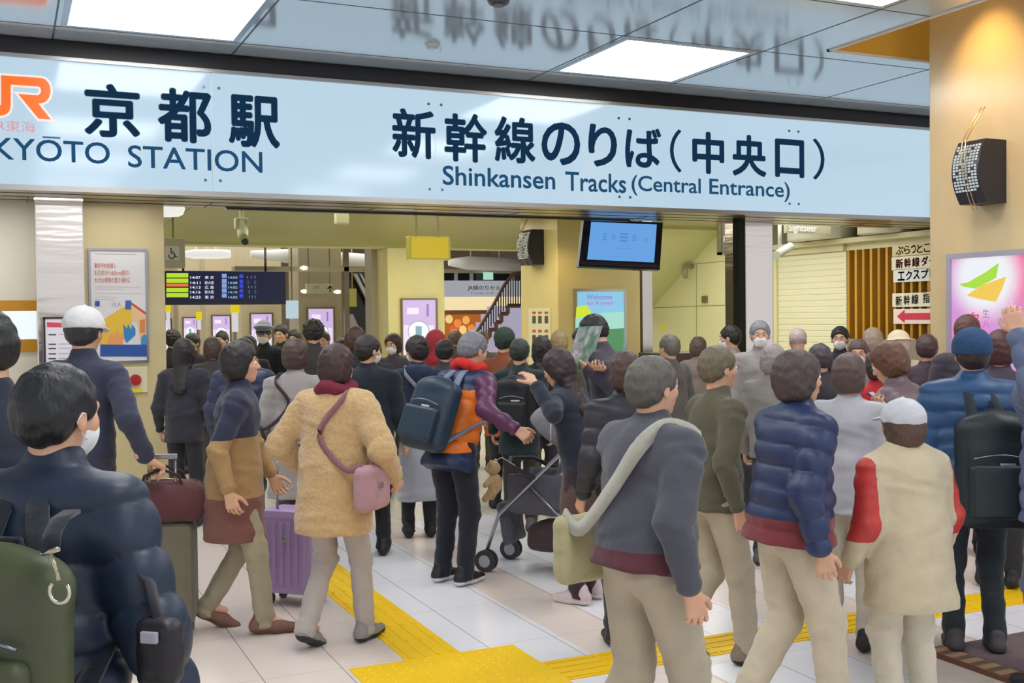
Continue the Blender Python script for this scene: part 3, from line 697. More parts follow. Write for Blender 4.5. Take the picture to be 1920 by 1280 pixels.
tag(e.build('screen_sign', [mat('C4DCEA', 'emit', e=.75), mat('77776C', 'metal')]), 'small pale blue lit sign hanging at the right end of the departure board', 'sign')
# grey frosted column and post
struct(wbox('pillar', mat('A9A08C', 'stone', r=.4), (onY(697, 550, 19.0).x, 19.0, 0), (onY(726, 550, 19.0).x, 19.4, 3.9)))
struct(wbox('pillar', mat('8F8574', 'metal', r=.4), (onY(646, 550, 20.0).x, 20.0, 0), (onY(655, 550, 20.0).x, 20.1, 3.9)))
# escalator side
Y = 22.5
e = empty('escalator', onY(680, 640, Y)); tag(e, 'escalator with grey sloping balustrade over a dark panel for its void, left of the cream pillar', 'escalator')
def slab(pts, dy, m_, nm): 
    q = MB(); q.prism([onY(a, b, Y) for a, b in pts], (0, dy, 0)); return under(q.build(nm, m_), e)
slab([(652, 508), (697, 508), (697, 757), (652, 757)], .3, mat('0D1420', 'plastic', r=.3), 'void_panel')  # solid dark slab, the void's shade is put into its colour
for a in ((660, 513, 7), (671, 513, 5), (680, 514, 4)):
    q = MB(); q.prism([onY(a[0], a[1], Y - .1), onY(a[0] + a[2], a[1], Y - .1), onY(a[0] + a[2] + 42, a[1] + 84, Y - .1), onY(a[0] + 42, a[1] + 84, Y - .1)], (0, -.1, 0)); under(q.build('balustrade', mat('B4B6BE', 'metal', r=.35)), e)
q = MB(); q.prism([onY(a, b, Y - .05) for a, b in ((652, 590), (660, 588), (690, 655), (652, 655))], (0, -.06, 0)); under(q.build('side_panel', mat('8E8C90', 'metal', r=.25)), e)
x0, x1, z0, z1 = rectY(655, 669, 541, 575, Y - .3); q = MB(((x0 + x1) / 2, Y - .3, z0)); q.box((x0, Y - .3, z0), (x1, Y - .2, z1), .01); q.cyl(((x0 + x1) / 2, Y - .25, z1), ((x0 + x1) / 2, Y - .25, 3.9), .012)
tag(q.build('hanging_sign', mat('B4AE58', 'plastic')), 'small olive yellow sign hanging in front of the escalator', 'sign')

# ---- right of cream pillar: fascia, shops, stairs
Y = 28.0
x0, x1 = onY(800, 540, Y).x, onY(1000, 540, Y).x
def zz(py, Yv=28.0, px=900): return onY(px, py, Yv).z
e = empty('shop_fascia', ((x0 + x1) / 2, Y, zz(556))); tag(e, 'white fascia reading JR線のりかえ above the far shops', 'sign')
under(wbox('fascia', mat('C9CAD6', 'emit', e=.55), (x0, Y, zz(556)), (x1, Y + .3, zz(526))), e)
under(wbox('window_band', mat('1B2730', 'plastic', r=.15), (x0, Y + .1, zz(526)), (x1, Y + .3, zz(512))), e)
under(wbox('upper_trim', mat('CFCBB8', 'paint'), (x0, Y, zz(512)), (x1, Y + .3, zz(505))), e)
for px in (856, 885, 962): under(wbox('mullion', mat('D8D8D4', 'paint'), (onY(px - 2, 520, Y).x, Y - .02, zz(526)), (onY(px + 2, 520, Y).x, Y + .1, zz(512))), e)
under(text_Y('JR線のりかえ', 877, 938, 905, 535, 545, Y - .004, mat('4A4E5A', 'plastic'), None, .01), e)
under(text_Y('Transfer to JR', 882, 926, 905, 548, 551.5, Y - .004, mat('6A6E7A', 'plastic'), None, 0), e)
x0e, x1e, z0e, z1e = rectY(908, 925, 510, 524, Y - .2); q = MB(((x0e + x1e) / 2, Y - .2, z0e)); q.box((x0e, Y - .2, z0e), (x1e, Y - .12, z1e), .01); q.mi = 1; q.cyl(((x0e + x1e) / 2, Y - .16, z1e), ((x0e + x1e) / 2, Y - .16, 3.9), .012)
tag(q.build('exit_sign', [mat('B4E8D2', 'emit', e=.8), mat('77776C', 'metal')]), 'pale green lit exit sign in front of the dark window band', 'exit sign')
e = empty('shop', ((x0 + x1) / 2, Y + .2, 0)); tag(e, 'far shop glowing orange under a warm cream light band', 'shop')
under(wbox('light_band', mat('F3DFAE', 'emit', e=.95), (x0, Y + .15, zz(581)), (x1, Y + .3, zz(556))), e)
under(wbox('canopy', mat('B07C58', 'wood'), (x0, Y - .1, zz(589)), (x1, Y + .3, zz(581))), e)
under(wbox('interior', mat('D77A34', 'emit', e=.55), (x0, Y + .3, 0), (x1, Y + .5, zz(589))), e)
for i, (px, py) in enumerate(((842, 598), (858, 606), (874, 600), (850, 618), (868, 618), (884, 616))):
    c_ = onY(px, py, Y + .2); q = MB(); q.ball(c_, .11, 10, (1, .5, 1.1)); under(q.build('lantern', mat(('FBD98C', 'F2904A', 'F7B45C', 'E8642E')[i % 4], 'emit', e=.85)), e)
# staircase with railing
Y = 23.0
e = empty('staircase', onY(930, 640, Y)); tag(e, 'metal staircase with a dark railing and lilac glowing side right of the far shops', 'staircase')
st = [(975, 573)]; xx_, yy_ = 950, 573
pts = [(975, 573), (952, 573), (952, 588), (940, 588), (940, 604), (930, 604), (930, 618), (918, 618), (918, 632), (905, 632), (905, 660), (985, 660), (985, 573)]
q = MB(); q.prism([onY(a, b, Y) for a, b in pts[1:]], (0, 1.2, 0)); under(q.build('side_wall', mat('C9C2DC', 'emit', e=.6)), e)  # wall brightness put in as emission, lower_wall is the plain copy
under(wbox('lower_wall', mat('C9C2DC', 'paint'), (onY(905, 655, Y).x, Y + .02, 0), (onY(985, 655, Y).x, Y + 1.1, onY(940, 655, Y).z)), e)
q = MB()
for (a, b), (c_, d_) in zip(pts[:-3], pts[1:-2]):
    A, B_ = onY(a, b, Y - .05), onY(c_, d_, Y - .05); q.cyl(A, B_, .05, n=6)
under(q.build('step_edge', mat('7C5A54', 'paint')), e)
q = MB(); hand = [(874, 655), (900, 612), (926, 570), (945, 535), (962, 513), (985, 510)]
q.tube([onY(a, b, Y - .1) for a, b in hand], .04, 8); under(q.build('handrail', mat('6A5148', 'wood')), e)
q = MB()
for i in range(22):
    px = 884 + i * 4.6; 
    for (a, b), (c_, d_) in zip(hand, hand[1:]):
        if a <= px <= c_: ty = b + (d_ - b) * (px - a) / (c_ - a)
    bot = 573 if px > 952 else 573 + (952 - px) * 1.25
    q.cyl(onY(px, ty, Y - .1), onY(px, min(bot, 655), Y - .1), .014, n=6)
under(q.build('baluster', mat('4A4348', 'metal')), e)

# ---- gold pillar with cream side, hanging screen
YG = 13.0; XG0 = onY(1046, 550, YG).x; XG1 = onY(1200, 550, YG).x; YG2 = XG0 * ray(977, 550).y / ray(977, 550).x
q = MB(); q.box((XG0, YG, 0), (XG1, YG2, 3.2), .01); struct(q.build('pillar', mat('DCCB8C', 'stone', r=.3)))
struct(wbox('trim_4', mat('5E4A2A', 'metal'), (XG1, YG + .05, 0), (XG1 + .07, YG + .3, 3.2)))
struct(wbox('trim_5', mat('C9C6BC', 'metal', r=.2), (XG1 + .10, YG + .1, 0), (onY(1223, 550, YG + .1).x, YG + .3, 3.2)))
wall_unit(XG0, 984, 1020, 430, 496, 'black perforated wall speaker on the cream side of the gold pillar', .2)
# notice on the cream side
y0, y1, z0, z1 = rectX(993, 1034, 577, 690, XG0)
e = empty('wall_notice', (XG0, (y0 + y1) / 2, z0)); tag(e, 'white wall notice with vertical red and black writing on the cream pillar side', 'notice')
q = MB(); q.box((XG0 - .015, y0, z0), (XG0, y1, z1)); under(q.build('sheet', mat('E2DCB8', 'plastic')), e)
for i, px in enumerate((1001, 1012, 1024)):
    for j, (hx, a, b) in enumerate((('C05038', 584, 588), ('5A5644', 592, 606), ('C06048', 618, 623), ('504E44', 628, 645))):
        q = MB(); q.face([onX(px - 3, a, XG0 - .017), onX(px + 3.5, a, XG0 - .017), onX(px + 3.5, b, XG0 - .017), onX(px - 3, b, XG0 - .017)]); under(q.build('text_column', mat(hx, 'plastic')), e)
# colourful lit poster on gold pillar
P2 = framed('lit_poster', 'sky blue and green backlit poster on the front of the gold pillar', 'poster', (1076, 1174, 541, 720), YG - .01, mat('8CCBEA', 'emit', e=.85), mat('B9B49C', 'metal', r=.25), .04)
yk = YG - .045
polyY([(1081, 575), (1100, 572), (1108, 584), (1108, 600), (1079, 603)], yk, mat('D4E93C', 'emit', e=.85), 'yellow_hill', P2)
polyY([(1079, 597), (1110, 588), (1170, 584), (1170, 618), (1079, 622)], yk - .002, mat('A8E0D2', 'emit', e=.85), 'green_hill', P2)
polyY([(1079, 620), (1170, 615), (1170, 700), (1079, 700)], yk - .003, mat('5EA86C', 'emit', e=.6), 'green_field', P2)
under(text_Y('Welcome', 1100, 1148, 1124, 552, 561, yk - .002, mat('9A80D8', 'emit', e=.8), None, .01), P2)
under(text_Y('to Kyoto', 1100, 1150, 1124, 564, 573, yk - .002, mat('C078D0', 'emit', e=.8), None, .01), P2)
# hanging screen
Y = 11.35
TL, TR, BR, BL = onY(1095, 411, Y), onY(1243, 417, Y), onY(1237, 506, Y - .12), onY(1085, 499, Y - .12)
e = empty('display_screen', (TL + TR) / 2); tag(e, 'flat display screen with a pale blue picture tilted down under the sign', 'screen')
nrm = (TR - TL).cross(BL - TL).normalized()
if nrm.y > 0: nrm = -nrm
q = MB(); q.prism([TL, TR, BR, BL], -nrm * .07); under(q.build('casing', mat('10182C', 'plastic', r=.25)), e)
def scr(u, v, off=.003): return TL + (TR - TL) * u + (BL - TL) * v + (BR - BL - TR + TL) * u * v + nrm * off
def rect_scr(u0, u1, v0, v1, off, m_, nm): q = MB(); q.face([scr(u0, v0, off), scr(u1, v0, off), scr(u1, v1, off), scr(u0, v1, off)]); under(q.build(nm, m_), e)
rect_scr(.09, .92, .05, .85, .003, mat('6AA6E8', 'emit', e=.9), 'picture')
LB = mat('5590D4', 'emit', e=.85)
for u, w, v, h in ((.25, .05, .28, .18), (.36, .05, .30, .12), (.46, .1, .26, .22), (.62, .05, .3, .14), (.78, .03, .34, .1), (.4, .22, .58, .02), (.17, .5, .76, .012)):
    for k in range(3): rect_scr(u, u + w, v + h * k / 3, v + h * k / 3 + h / 6, .005, LB, 'screen_text')
rect_scr(.02, .98, .89, .96, .003, mat('5A5668', 'metal', r=.2), 'lower_bezel')
q = MB(); mid = (TL + TR) / 2 + Vector((0, .05, 0)); q.box(mid + Vector((-.12, 0, -.1)), mid + Vector((.12, .06, .03))); q.cyl(mid, (mid.x, mid.y, 3.2), .03); under(q.build('mount', mat('22242C', 'metal')), e)

# ---- right part: cream wall, stair soffit, black post, hanging text board
XW = 10.9
ya, yb_ = XW * ray(1385, 550).y / ray(1385, 550).x, 18.45
q = MB((XW, 15, 0)); q.box((XW, ya - .02, 0), (XW + .3, yb_, 3.4)); q.mi = 1
def lineX(p0, p1, X, w=.012):
    a, b = onX(p0[0], p0[1], X - .002), onX(p1[0], p1[1], X - .002); q.cyl(a, b, w / 2, n=4)
lineX((1225, 577), (1380, 571), XW); lineX((1292, 496), (1384, 487), XW); lineX((1306, 496), (1306, 680), XW)
struct(q.build('wall_right', [mat('D9D8AC', 'paint'), mat('8C8A64', 'paint')]))
a, b = onX(1212, 590, XW), onX(1352, 432, XW)
q = MB(); w_ = 1.6
lo, hi = a, b
q.prism([lo, hi, hi + Vector((0, 0, .25)), lo + Vector((0, 0, .25))], (-w_, 0, 0))
tag(q.build('staircase', mat('BFC08C', 'paint')), 'sloping cream underside of a staircase against the cream wall right of the screen', 'staircase')
p = onX(1300, 500, XW)
e = MB(p); e.cyl(p, p + Vector((-.2, 0, .02)), .03); e.tube([p + Vector((-.16, 0, .02)), p + Vector((-.18, 0, -.1)), p + Vector((-.16, 0, -.2))], [.04, .055, .035], 12)
tag(e.build('wall_camera', mat('8E8C6A', 'paint')), 'small camera on an arm high on the cream wall', 'camera')
x = onX(1323, 561, XW); q = MB(x); q.box(x + Vector((-.04, -.07, -.06)), x + Vector((0, .07, .06)), .01); tag(q.build('control_box', mat('6E6440', 'plastic')), 'small brown control box on the cream wall below the camera', 'box')
x = onX(1243, 613, XW); q = MB(x); q.box(x + Vector((-.01, -.06, -.06)), x + Vector((0, .06, .06))); tag(q.build('sticker', mat('E6E43C', 'plastic')), 'yellow sticker low on the cream wall beside the silver trim', 'sticker')
Y = 10.5; struct(wbox('trim_6', mat('2A2A20', 'metal', r=.4), (onY(1386, 500, Y).x, Y, 0), (onY(1396, 500, Y).x, Y + .12, 2.88)))
struct(wbox('trim_7', mat('B8B294', 'metal', r=.4), (onY(1381, 500, Y + .1).x, Y + .1, 0), (onY(1386, 500, Y + .1).x, Y + .16, 2.88)))
Y = 11.6; x0, x1, z0, z1 = rectY(1350, 1400, 405, 478, Y)
e = empty('text_board', ((x0 + x1) / 2, Y, z0)); tag(e, 'grey hanging board with three lines of white English text next to the black post', 'sign')
under(wbox('board', mat('A8A29A', 'plastic'), (x0 + .03, Y, z0 + .03), (x1, Y + .05, z1)), e)
under(wbox('hanger', mat('C9C79C', 'paint'), ((x0 + x1) / 2, Y + .02, z1), ((x0 + x1) / 2 + .03, Y + .04, 3.2)), e)
under(wbox('frame', mat('C9C79C', 'paint'), (x0, Y + .01, z0), (x1, Y + .07, z0 + .035)), e)
under(wbox('frame', mat('C9C79C', 'paint'), (x0, Y + .01, z0), (x0 + .035, Y + .07, z1 + .1)), e)
for s, a, yt, yb in (('Tok', 1368, 415, 426), ('Hok', 1369, 430, 441), ('Reserve', 1357, 443, 454)): under(text_Y(s, a, 1386, 1377, yt, yb, Y - .006, mat('F2F0E8', 'emit', e=.8), None, .03), e)
# counter
Y = 11.9; x0, x1 = onY(1243, 680, Y).x, onY(1394, 680, Y).x; zt = onY(1300, 661, Y).z
e = empty('counter', ((x0 + x1) / 2, Y, 0)); tag(e, 'dark brown topped counter in front of the cream wall behind the crowd', 'counter')
under(wbox('top', mat('4A3830', 'wood'), (x0, Y, zt - .2), (x1, Y + .6, zt), .01), e); under(wbox('front', mat('8A7E70', 'wood'), (x0 + .03, Y + .04, 0), (x1 - .03, Y + .56, zt - .2)), e)

# ---- shop with shutter (faces -X)
XS = 11.3
yS0, yS1 = XS * ray(1452, 550).y / ray(1452, 550).x, XS * ray(1587, 550).y / ray(1587, 550).x
yS2 = XS * ray(1672, 550).y / ray(1672, 550).x; yS3 = XS * ray(1790, 550).y / ray(1790, 550).x
zr0 = onX(1484, 468, XS).z; zr1 = onX(1742, 441, XS).z; zr = (zr0 + zr1) / 2
q = MB((XS, 13, 0)); q.box((XS + .25, 8.6, 0), (XS + .5, yS0 + .4, 3.4)); struct(q.build('wall_right', mat('8E8A72', 'paint')))
struct(wbox('ceiling', mat('B8B58A', 'paint'), (10.95, 11.2, 3.4), (XS + .5, ya, 3.5)))
e = empty('shutter', (XS, (yS0 + yS1) / 2, 0)); tag(e, 'closed cream roller shutter right of the steel column', 'shutter')
q = MB()
n = 30
for i in range(n):
    z0 = zr * i / n; z1 = zr * (i + 1) / n; h = z1 - z0
    q.prism([(XS + .06, yS0, z0), (XS + .012, yS0, z0), (XS, yS0, z0 + h * .14), (XS, yS0, z0 + h * .86), (XS + .012, yS0, z1), (XS + .06, yS0, z1)], (0, yS1 - yS0, 0))
under(q.build('slats', mat('E0DEC2', 'paint')), e)
under(wbox('guide', mat('A87F34', 'metal'), (XS - .02, yS0, 0), (XS + .08, yS0 + .07, zr)), e)
under(wbox('guide', mat('D9D6A6', 'paint'), (XS - .04, yS0 - .1, 0), (XS + .08, yS0, zr)), e)
# eaves rail
q = MB((XS, 12, zr)); q.box((XS - .18, yS3 - 1, zr), (XS + .2, yS0 + .1, zr + .07)); q.box((XS + .0, yS3 - 1, zr - .1), (XS + .2, yS0 + .1, zr)); q.box((XS - .06, yS1 + .0, zr - .1), (XS + .1, yS0 + .1, zr)); struct(tag(q.build('trim_8', mat('CFCCA8', 'paint')), kind='structure'))
# louvre
e = empty('wooden_louvre', (XS, (yS1 + yS3) / 2, 0)); tag(e, 'golden wooden louvre of tall vertical boards beside the shutter', 'louvre')
under(wbox('backing', mat('8A6420', 'wood'), (XS + .14, yS3 - 1, 0), (XS + .2, yS1, zr - .1)), e)
y = yS1 - .02; k = 0
while y > yS3 - 1:
    o_ = wbox('board', mat('C89A3A' if k % 2 else 'B98A2C', 'wood'), (XS + .0, y - .045, 0), (XS + .14, y, zr - .1)); under(o_, e); y -= .155; k += 1
# placards
def placard(px0, yt0, yb0, hexc, txt, th, label, bold=.02, dot=True, arrow=False):
    X = XS - .024
    y0, y1 = onX(px0, 550, X).y, onX(1770, 550, X).y
    z1, z0 = onX(px0 + 30, yt0, X).z, onX(px0 + 30, yb0, X).z
    e = empty('placard', (X, (y0 + y1) / 2, z0)); tag(e, label, 'sign', 'placards hung on the louvre')
    q = MB(); q.box((X, y1, z0), (X + .024, y0, z1)); under(q.build('board', mat(hexc, 'plastic', r=.5)), e)
    if txt:
        for s, a, b in txt: under(text_X(s, a, b, (a + b) / 2, yt0 + (yb0 - yt0) * .14 - (a + b - 2 * px0 - 60) * .05, yb0 - (yb0 - yt0) * .14 - (a + b - 2 * px0 - 60) * .05, X - .004, th, None, bold), e)
    if arrow:
        cy = (z0 + z1) / 2; yA = onX(1682, 590, X).y; yB = onX(1696, 590, X).y
        q = MB(); q.prism([(X - .005, yA, cy), (X - .005, yB, cy + .09), (X - .005, yB, cy + .045), (X - .005, y1, cy + .045), (X - .005, y1, cy - .045), (X - .005, yB, cy - .045), (X - .005, yB, cy - .09)], (.004, 0, 0)); under(q.build('arrow', th), e)
placard(1673, 457, 479, 'D6CDA4', [('ぷ', 1679, 1694), ('ら', 1695, 1706), ('っ', 1708, 1717), ('と', 1719, 1730), ('こ', 1732, 1744), ('だま', 1746, 1764)], mat('8A7038', 'plastic'), 'beige placard reading ぷらっとこ, topmost on the louvre', .015)
placard(1672, 480, 505, 'E9E2D4', [('新', 1679, 1693), ('幹', 1695, 1708), ('線', 1710, 1724), ('ダ', 1727, 1740), ('イヤ', 1742, 1762)], mat('D02C38', 'plastic'), 'white placard with bold red 新幹線 lettering', .03)
placard(1675, 504, 528, 'DCE4EA', [('エ', 1683, 1696), ('ク', 1698, 1710), ('ス', 1712, 1724), ('プ', 1727, 1741), ('レス', 1743, 1764)], mat('2C4CA4', 'plastic'), 'pale placard with bold blue エクスプ lettering', .03)
placard(1673, 549, 575, 'E6E4D8', [('新', 1679, 1691), ('幹', 1694, 1706), ('線', 1709, 1722), ('指', 1730, 1743), ('定席', 1745, 1766)], mat('2C2C2C', 'plastic'), 'white placard with black 新幹線 指 lettering', .02)
placard(1675, 579, 607, 'F0DEE0', None, mat('D23C5A', 'plastic'), 'white placard with a thick red arrow pointing left, lowest on the louvre', arrow=True)
X = XS - .16; y0, y1 = onX(1590, 650, X).y, onX(1790, 650, X).y; z1, z0 = onX(1640, 636, X).z, onX(1640, 668, X).z
e = empty('shop_counter', (X, (y0 + y1) / 2, 0)); tag(e, 'grey shop counter with white lettering below the wooden louvre', 'counter')
under(wbox('panel', mat('8E8A80', 'plastic'), (X, y1, 0), (X + .12, y0, z1)), e)
under(text_X('JR東海ツアーズ', 1626, 1672, 1650, 643, 652, X - .004, mat('F4F2EC', 'emit', e=.8), None, .01), e)
# ducts above the shop
for a, b, yy, r_, lab in ((1506, 1600, 440, .34, 'fat white duct above the shutter rail, left one'), (1632, 1712, 436, .30, 'fat white duct above the louvre rail, right one')):
    Yc = (XS + .2) * ray((a + b) / 2, yy).y / ray((a + b) / 2, yy).x
    p0, p1 = onX(a, yy, XS + .0), onX(b, yy, XS + .0)
    c_ = (p0 + p1) / 2; rr = abs(p0.y - p1.y) / 2 * .9
    q = MB(c_); q.cyl((XS - .12, c_.y, zr + .08), (XS - .12, c_.y, 3.38), rr, n=32)
    tag(q.build('air_duct', mat('DEDFD0', 'plastic')), lab, 'air duct', 'fat white ducts over the shop')
Y = 11.6; p0, p1 = onY(1479, 434, Y), onY(1530, 420, Y)
e = empty('text_sign', (p0 + p1) / 2); tag(e, 'white Sightseeing lettering on a grey hanging sign, right of the steel column', 'sign')
zt, zb = onY(1505, 417, Y).z, onY(1505, 440, Y).z
under(text_Y('Sightseer', 1479, 1532, 1505, 420, 438, Y - .02, mat('F4F2E6', 'emit', e=.85), None, .03), e)
q = MB(); q.box((p0.x - .05, Y, zb + .02), (p1.x + .25, Y + .04, zb + .3)); q.box((p0.x, Y + .01, zb + .1), (p0.x + .03, Y + .03, 3.2)); under(q.build('board', mat('A09C86', 'plastic')), e)
p = onY(1475, 455, 12.0); q = MB(p); q.tube([onY(1456, 478, 11.9), onY(1482, 462, 12.1)], [.06, .06], 8); q.cyl(onY(1462, 468, 12.0), (onY(1462, 415, 12.0).x, 12.0, 3.2), .025)
tag(q.build('tube_lamp', mat('C8CFC4', 'plastic')), 'short white tube fitting on a post at the left end of the shutter', 'lamp')
# ------------------------------------------------------------------ implicit surfaces -> meshes (numpy surface nets)
def V3(*a): return np.array(a, dtype=np.float32)
def nrmz(v): v = np.asarray(v, dtype=np.float64); return v / (np.linalg.norm(v) + 1e-12)
class Field:
    def __init__(s, v): s.v = v; s.ops = []
    def add(s, fn, lo, hi, k=.02, op='u'): s.ops.append((fn, np.array(lo, float), np.array(hi, float), k, op))
    # primitives -----------------------------------------------------
    def cone(s, a, b, ra, rb, k=.03, side=None, q=1.0, quilt=None, wr=0, seed=0, op='u'):
        a = np.array(a, float); b = np.array(b, float); ab = b - a; L2 = float(ab @ ab) + 1e-9; L = math.sqrt(L2)
        fr = None
        if side is not None and q != 1.0:
            fr = nrmz(np.cross(ab, side))
        rm = max(ra, rb) + .03
        def fn(X, Y, Z):
            x, y, z = X - a[0], Y - a[1], Z - a[2]
            t = (x * ab[0] + y * ab[1] + z * ab[2]) / L2
            tc = np.clip(t, 0, 1)
            dx, dy, dz = x - ab[0] * tc, y - ab[1] * tc, z - ab[2] * tc
            if fr is not None:
                f = dx * fr[0] + dy * fr[1] + dz * fr[2]; g = f * (1 / q - 1)
                dx, dy, dz = dx + g * fr[0], dy + g * fr[1], dz + g * fr[2]
            d = np.sqrt(dx * dx + dy * dy + dz * dz) - (ra + (rb - ra) * tc)
            if fr is not None: d = d * (.5 + .5 * q)
            if quilt: d = d - quilt[1] * (np.abs(np.sin(np.pi * t * L / quilt[0] + quilt[2] if len(quilt) > 2 else np.pi * t * L / quilt[0])) ** .55 - .55)
            if wr:
                g_ = t * L; d = d + wr * (.3 + np.exp(-(t / .16) ** 2) + np.exp(-((1 - t) / .16) ** 2)) * np.sin(g_ * 58 + seed + 1.6 * np.sin(g_ * 17 + seed * 3) + 16 * (dx - .6 * dy)) * np.sin(11 * dx + 13 * dy + seed * 2 + 1.2 * np.sin(g_ * 31))
            return d
        s.add(fn, np.minimum(a, b) - rm - k, np.maximum(a, b) + rm + k, k, op)
    def ell(s, c, r, k=.02, Rm=None, op='u'):
        c = np.array(c, float); r = np.array(r, float); Ri = None if Rm is None else np.array(Rm).T
        def fn(X, Y, Z):
            x, y, z = X - c[0], Y - c[1], Z - c[2]
            if Ri is not None:
                x, y, z = Ri[0, 0] * x + Ri[0, 1] * y + Ri[0, 2] * z, Ri[1, 0] * x + Ri[1, 1] * y + Ri[1, 2] * z, Ri[2, 0] * x + Ri[2, 1] * y + Ri[2, 2] * z
            k0 = np.sqrt((x / r[0]) ** 2 + (y / r[1]) ** 2 + (z / r[2]) ** 2)
            k1 = np.sqrt((x / r[0] ** 2) ** 2 + (y / r[1] ** 2) ** 2 + (z / r[2] ** 2) ** 2) + 1e-6
            return k0 * (k0 - 1) / k1
        m_ = max(r) + k + .01
        s.add(fn, c - m_, c + m_, k, op)
    def rbox(s, c, h, r, k=.01, Rm=None, op='u', bulge=0):
        c = np.array(c, float); h = np.array(h, float); Ri = None if Rm is None else np.array(Rm).T
        def fn(X, Y, Z):
            x, y, z = X - c[0], Y - c[1], Z - c[2]
            if Ri is not None:
                x, y, z = Ri[0, 0] * x + Ri[0, 1] * y + Ri[0, 2] * z, Ri[1, 0] * x + Ri[1, 1] * y + Ri[1, 2] * z, Ri[2, 0] * x + Ri[2, 1] * y + Ri[2, 2] * z
            if bulge: y = y * (1 + bulge * ((x / h[0]) ** 2 + (z / h[2]) ** 2))
            qx, qy, qz = np.abs(x) - h[0] + r, np.abs(y) - h[1] + r, np.abs(z) - h[2] + r
            return np.sqrt(np.maximum(qx, 0) ** 2 + np.maximum(qy, 0) ** 2 + np.maximum(qz, 0) ** 2) + np.minimum(np.maximum(qx, np.maximum(qy, qz)), 0) - r
        m_ = np.linalg.norm(h) + k + .01
        s.add(fn, c - m_, c + m_, k, op)
    def plane(s, p, n, k=.004):
        """keep the side the normal points away from (remove where (x-p).n>0)"""
        p = np.array(p, float); n = nrmz(n)
        s.add(lambda X, Y, Z: -((X - p[0]) * n[0] + (Y - p[1]) * n[1] + (Z - p[2]) * n[2]), p - 9, p + 9, k, 's')
    def bounds(s):
        lo = np.min([o[1] for o in s.ops if o[4] == 'u'], 0); hi = np.max([o[2] for o in s.ops if o[4] == 'u'], 0); return lo, hi
    def mesh(s, name, noise=0, nsc=30, seed=0):
        lo, hi = s.bounds(); v = s.v; n = np.ceil((hi - lo) / v).astype(int) + 3; lo = lo - v
        ax = [(lo[i] + v * np.arange(n[i])).astype(np.float32) for i in range(3)]
        D = np.full(n, 1.0, np.float32)
        for fn, a, b, k, op in s.ops:
            i0 = np.clip(np.floor((a - lo) / v).astype(int), 0, n - 1); i1 = np.clip(np.ceil((b - lo) / v).astype(int) + 1, 1, n)
            if (i1 <= i0).any(): continue
            sl = tuple(slice(i0[i], i1[i]) for i in range(3))
            d = fn(ax[0][sl[0]][:, None, None], ax[1][sl[1]][None, :, None], ax[2][sl[2]][None, None, :]).astype(np.float32)
            A = D[sl]
            if op == 'u': h = np.maximum(k - np.abs(A - d), 0) / k; D[sl] = np.minimum(A, d) - h * h * (k * .25)
            else: d = -d; h = np.maximum(k - np.abs(A - d), 0) / k; D[sl] = np.maximum(A, d) + h * h * (k * .25)
        if noise:
            X, Y, Z = ax[0][:, None, None] * nsc, ax[1][None, :, None] * nsc, ax[2][None, None, :] * nsc
            D = D + noise * (np.sin(X + 1.7 * np.sin(Z * .7 + seed) + seed) * np.sin(Y * 1.1 + 1.3 * np.sin(X * .6 + seed * 3)) + .5 * np.sin(Z * 1.9 + 1.5 * np.sin(Y * 1.3) + seed))
        D[0] = D[-1] = 1; D[:, 0] = D[:, -1] = 1; D[:, :, 0] = D[:, :, -1] = 1
        return nets(D, lo, v, name)
def nets(D, lo, v, name):
    S = D < 0
    c = [S[i:S.shape[0] - 1 + i, j:S.shape[1] - 1 + j, k:S.shape[2] - 1 + k] for i in (0, 1) for j in (0, 1) for k in (0, 1)]
    cnt = sum(x.astype(np.int8) for x in c); act = (cnt > 0) & (cnt < 8)
    idx = np.full(act.shape, -1, np.int32); I = np.argwhere(act); idx[act] = np.arange(len(I), dtype=np.int32)
    vals = {}
    for i in (0, 1):
        for j in (0, 1):
            for k in (0, 1): vals[(i, j, k)] = D[I[:, 0] + i, I[:, 1] + j, I[:, 2] + k]
    P = np.zeros((len(I), 3), np.float32); C = np.zeros(len(I), np.float32)
    keys = list(vals)
    for a in keys:
        for ax_ in range(3):
            if a[ax_] == 1: continue
            b = list(a); b[ax_] = 1; b = tuple(b)
            va, vb = vals[a], vals[b]; m_ = (va < 0) != (vb < 0)
            t = np.where(m_, va / np.where(m_, va - vb, 1), 0)
            for q in range(3): P[:, q] += np.where(m_, a[q] + (t if q == ax_ else 0), 0)
            C += m_
    P = (I + P / np.maximum(C, 1)[:, None]) * v + lo
    Q = []
    for ax_ in range(3):
        sl0 = [slice(None)] * 3; sl1 = [slice(None)] * 3; sl0[ax_] = slice(0, -1); sl1[ax_] = slice(1, None)
        E_ = S[tuple(sl0)] != S[tuple(sl1)]
        e = np.argwhere(E_); u, w = [(1, 2), (2, 0), (0, 1)][ax_]
        e = e[(e[:, u] > 0) & (e[:, w] > 0) & (e[:, u] < act.shape[u]) & (e[:, w] < act.shape[w])]
        ins = S[e[:, 0], e[:, 1], e[:, 2]]
        def g(du, dw):
            f = e.copy(); f[:, u] -= du; f[:, w] -= dw; return idx[f[:, 0], f[:, 1], f[:, 2]]
        q = np.stack([g(1, 1), g(0, 1), g(0, 0), g(1, 0)], 1)
        q[~ins] = q[~ins][:, ::-1]
        Q.append(q)
    Q = np.concatenate(Q); Q = Q[(Q >= 0).all(1)]
    me = bpy.data.meshes.new(name); fill_mesh(me, P, Q); return me
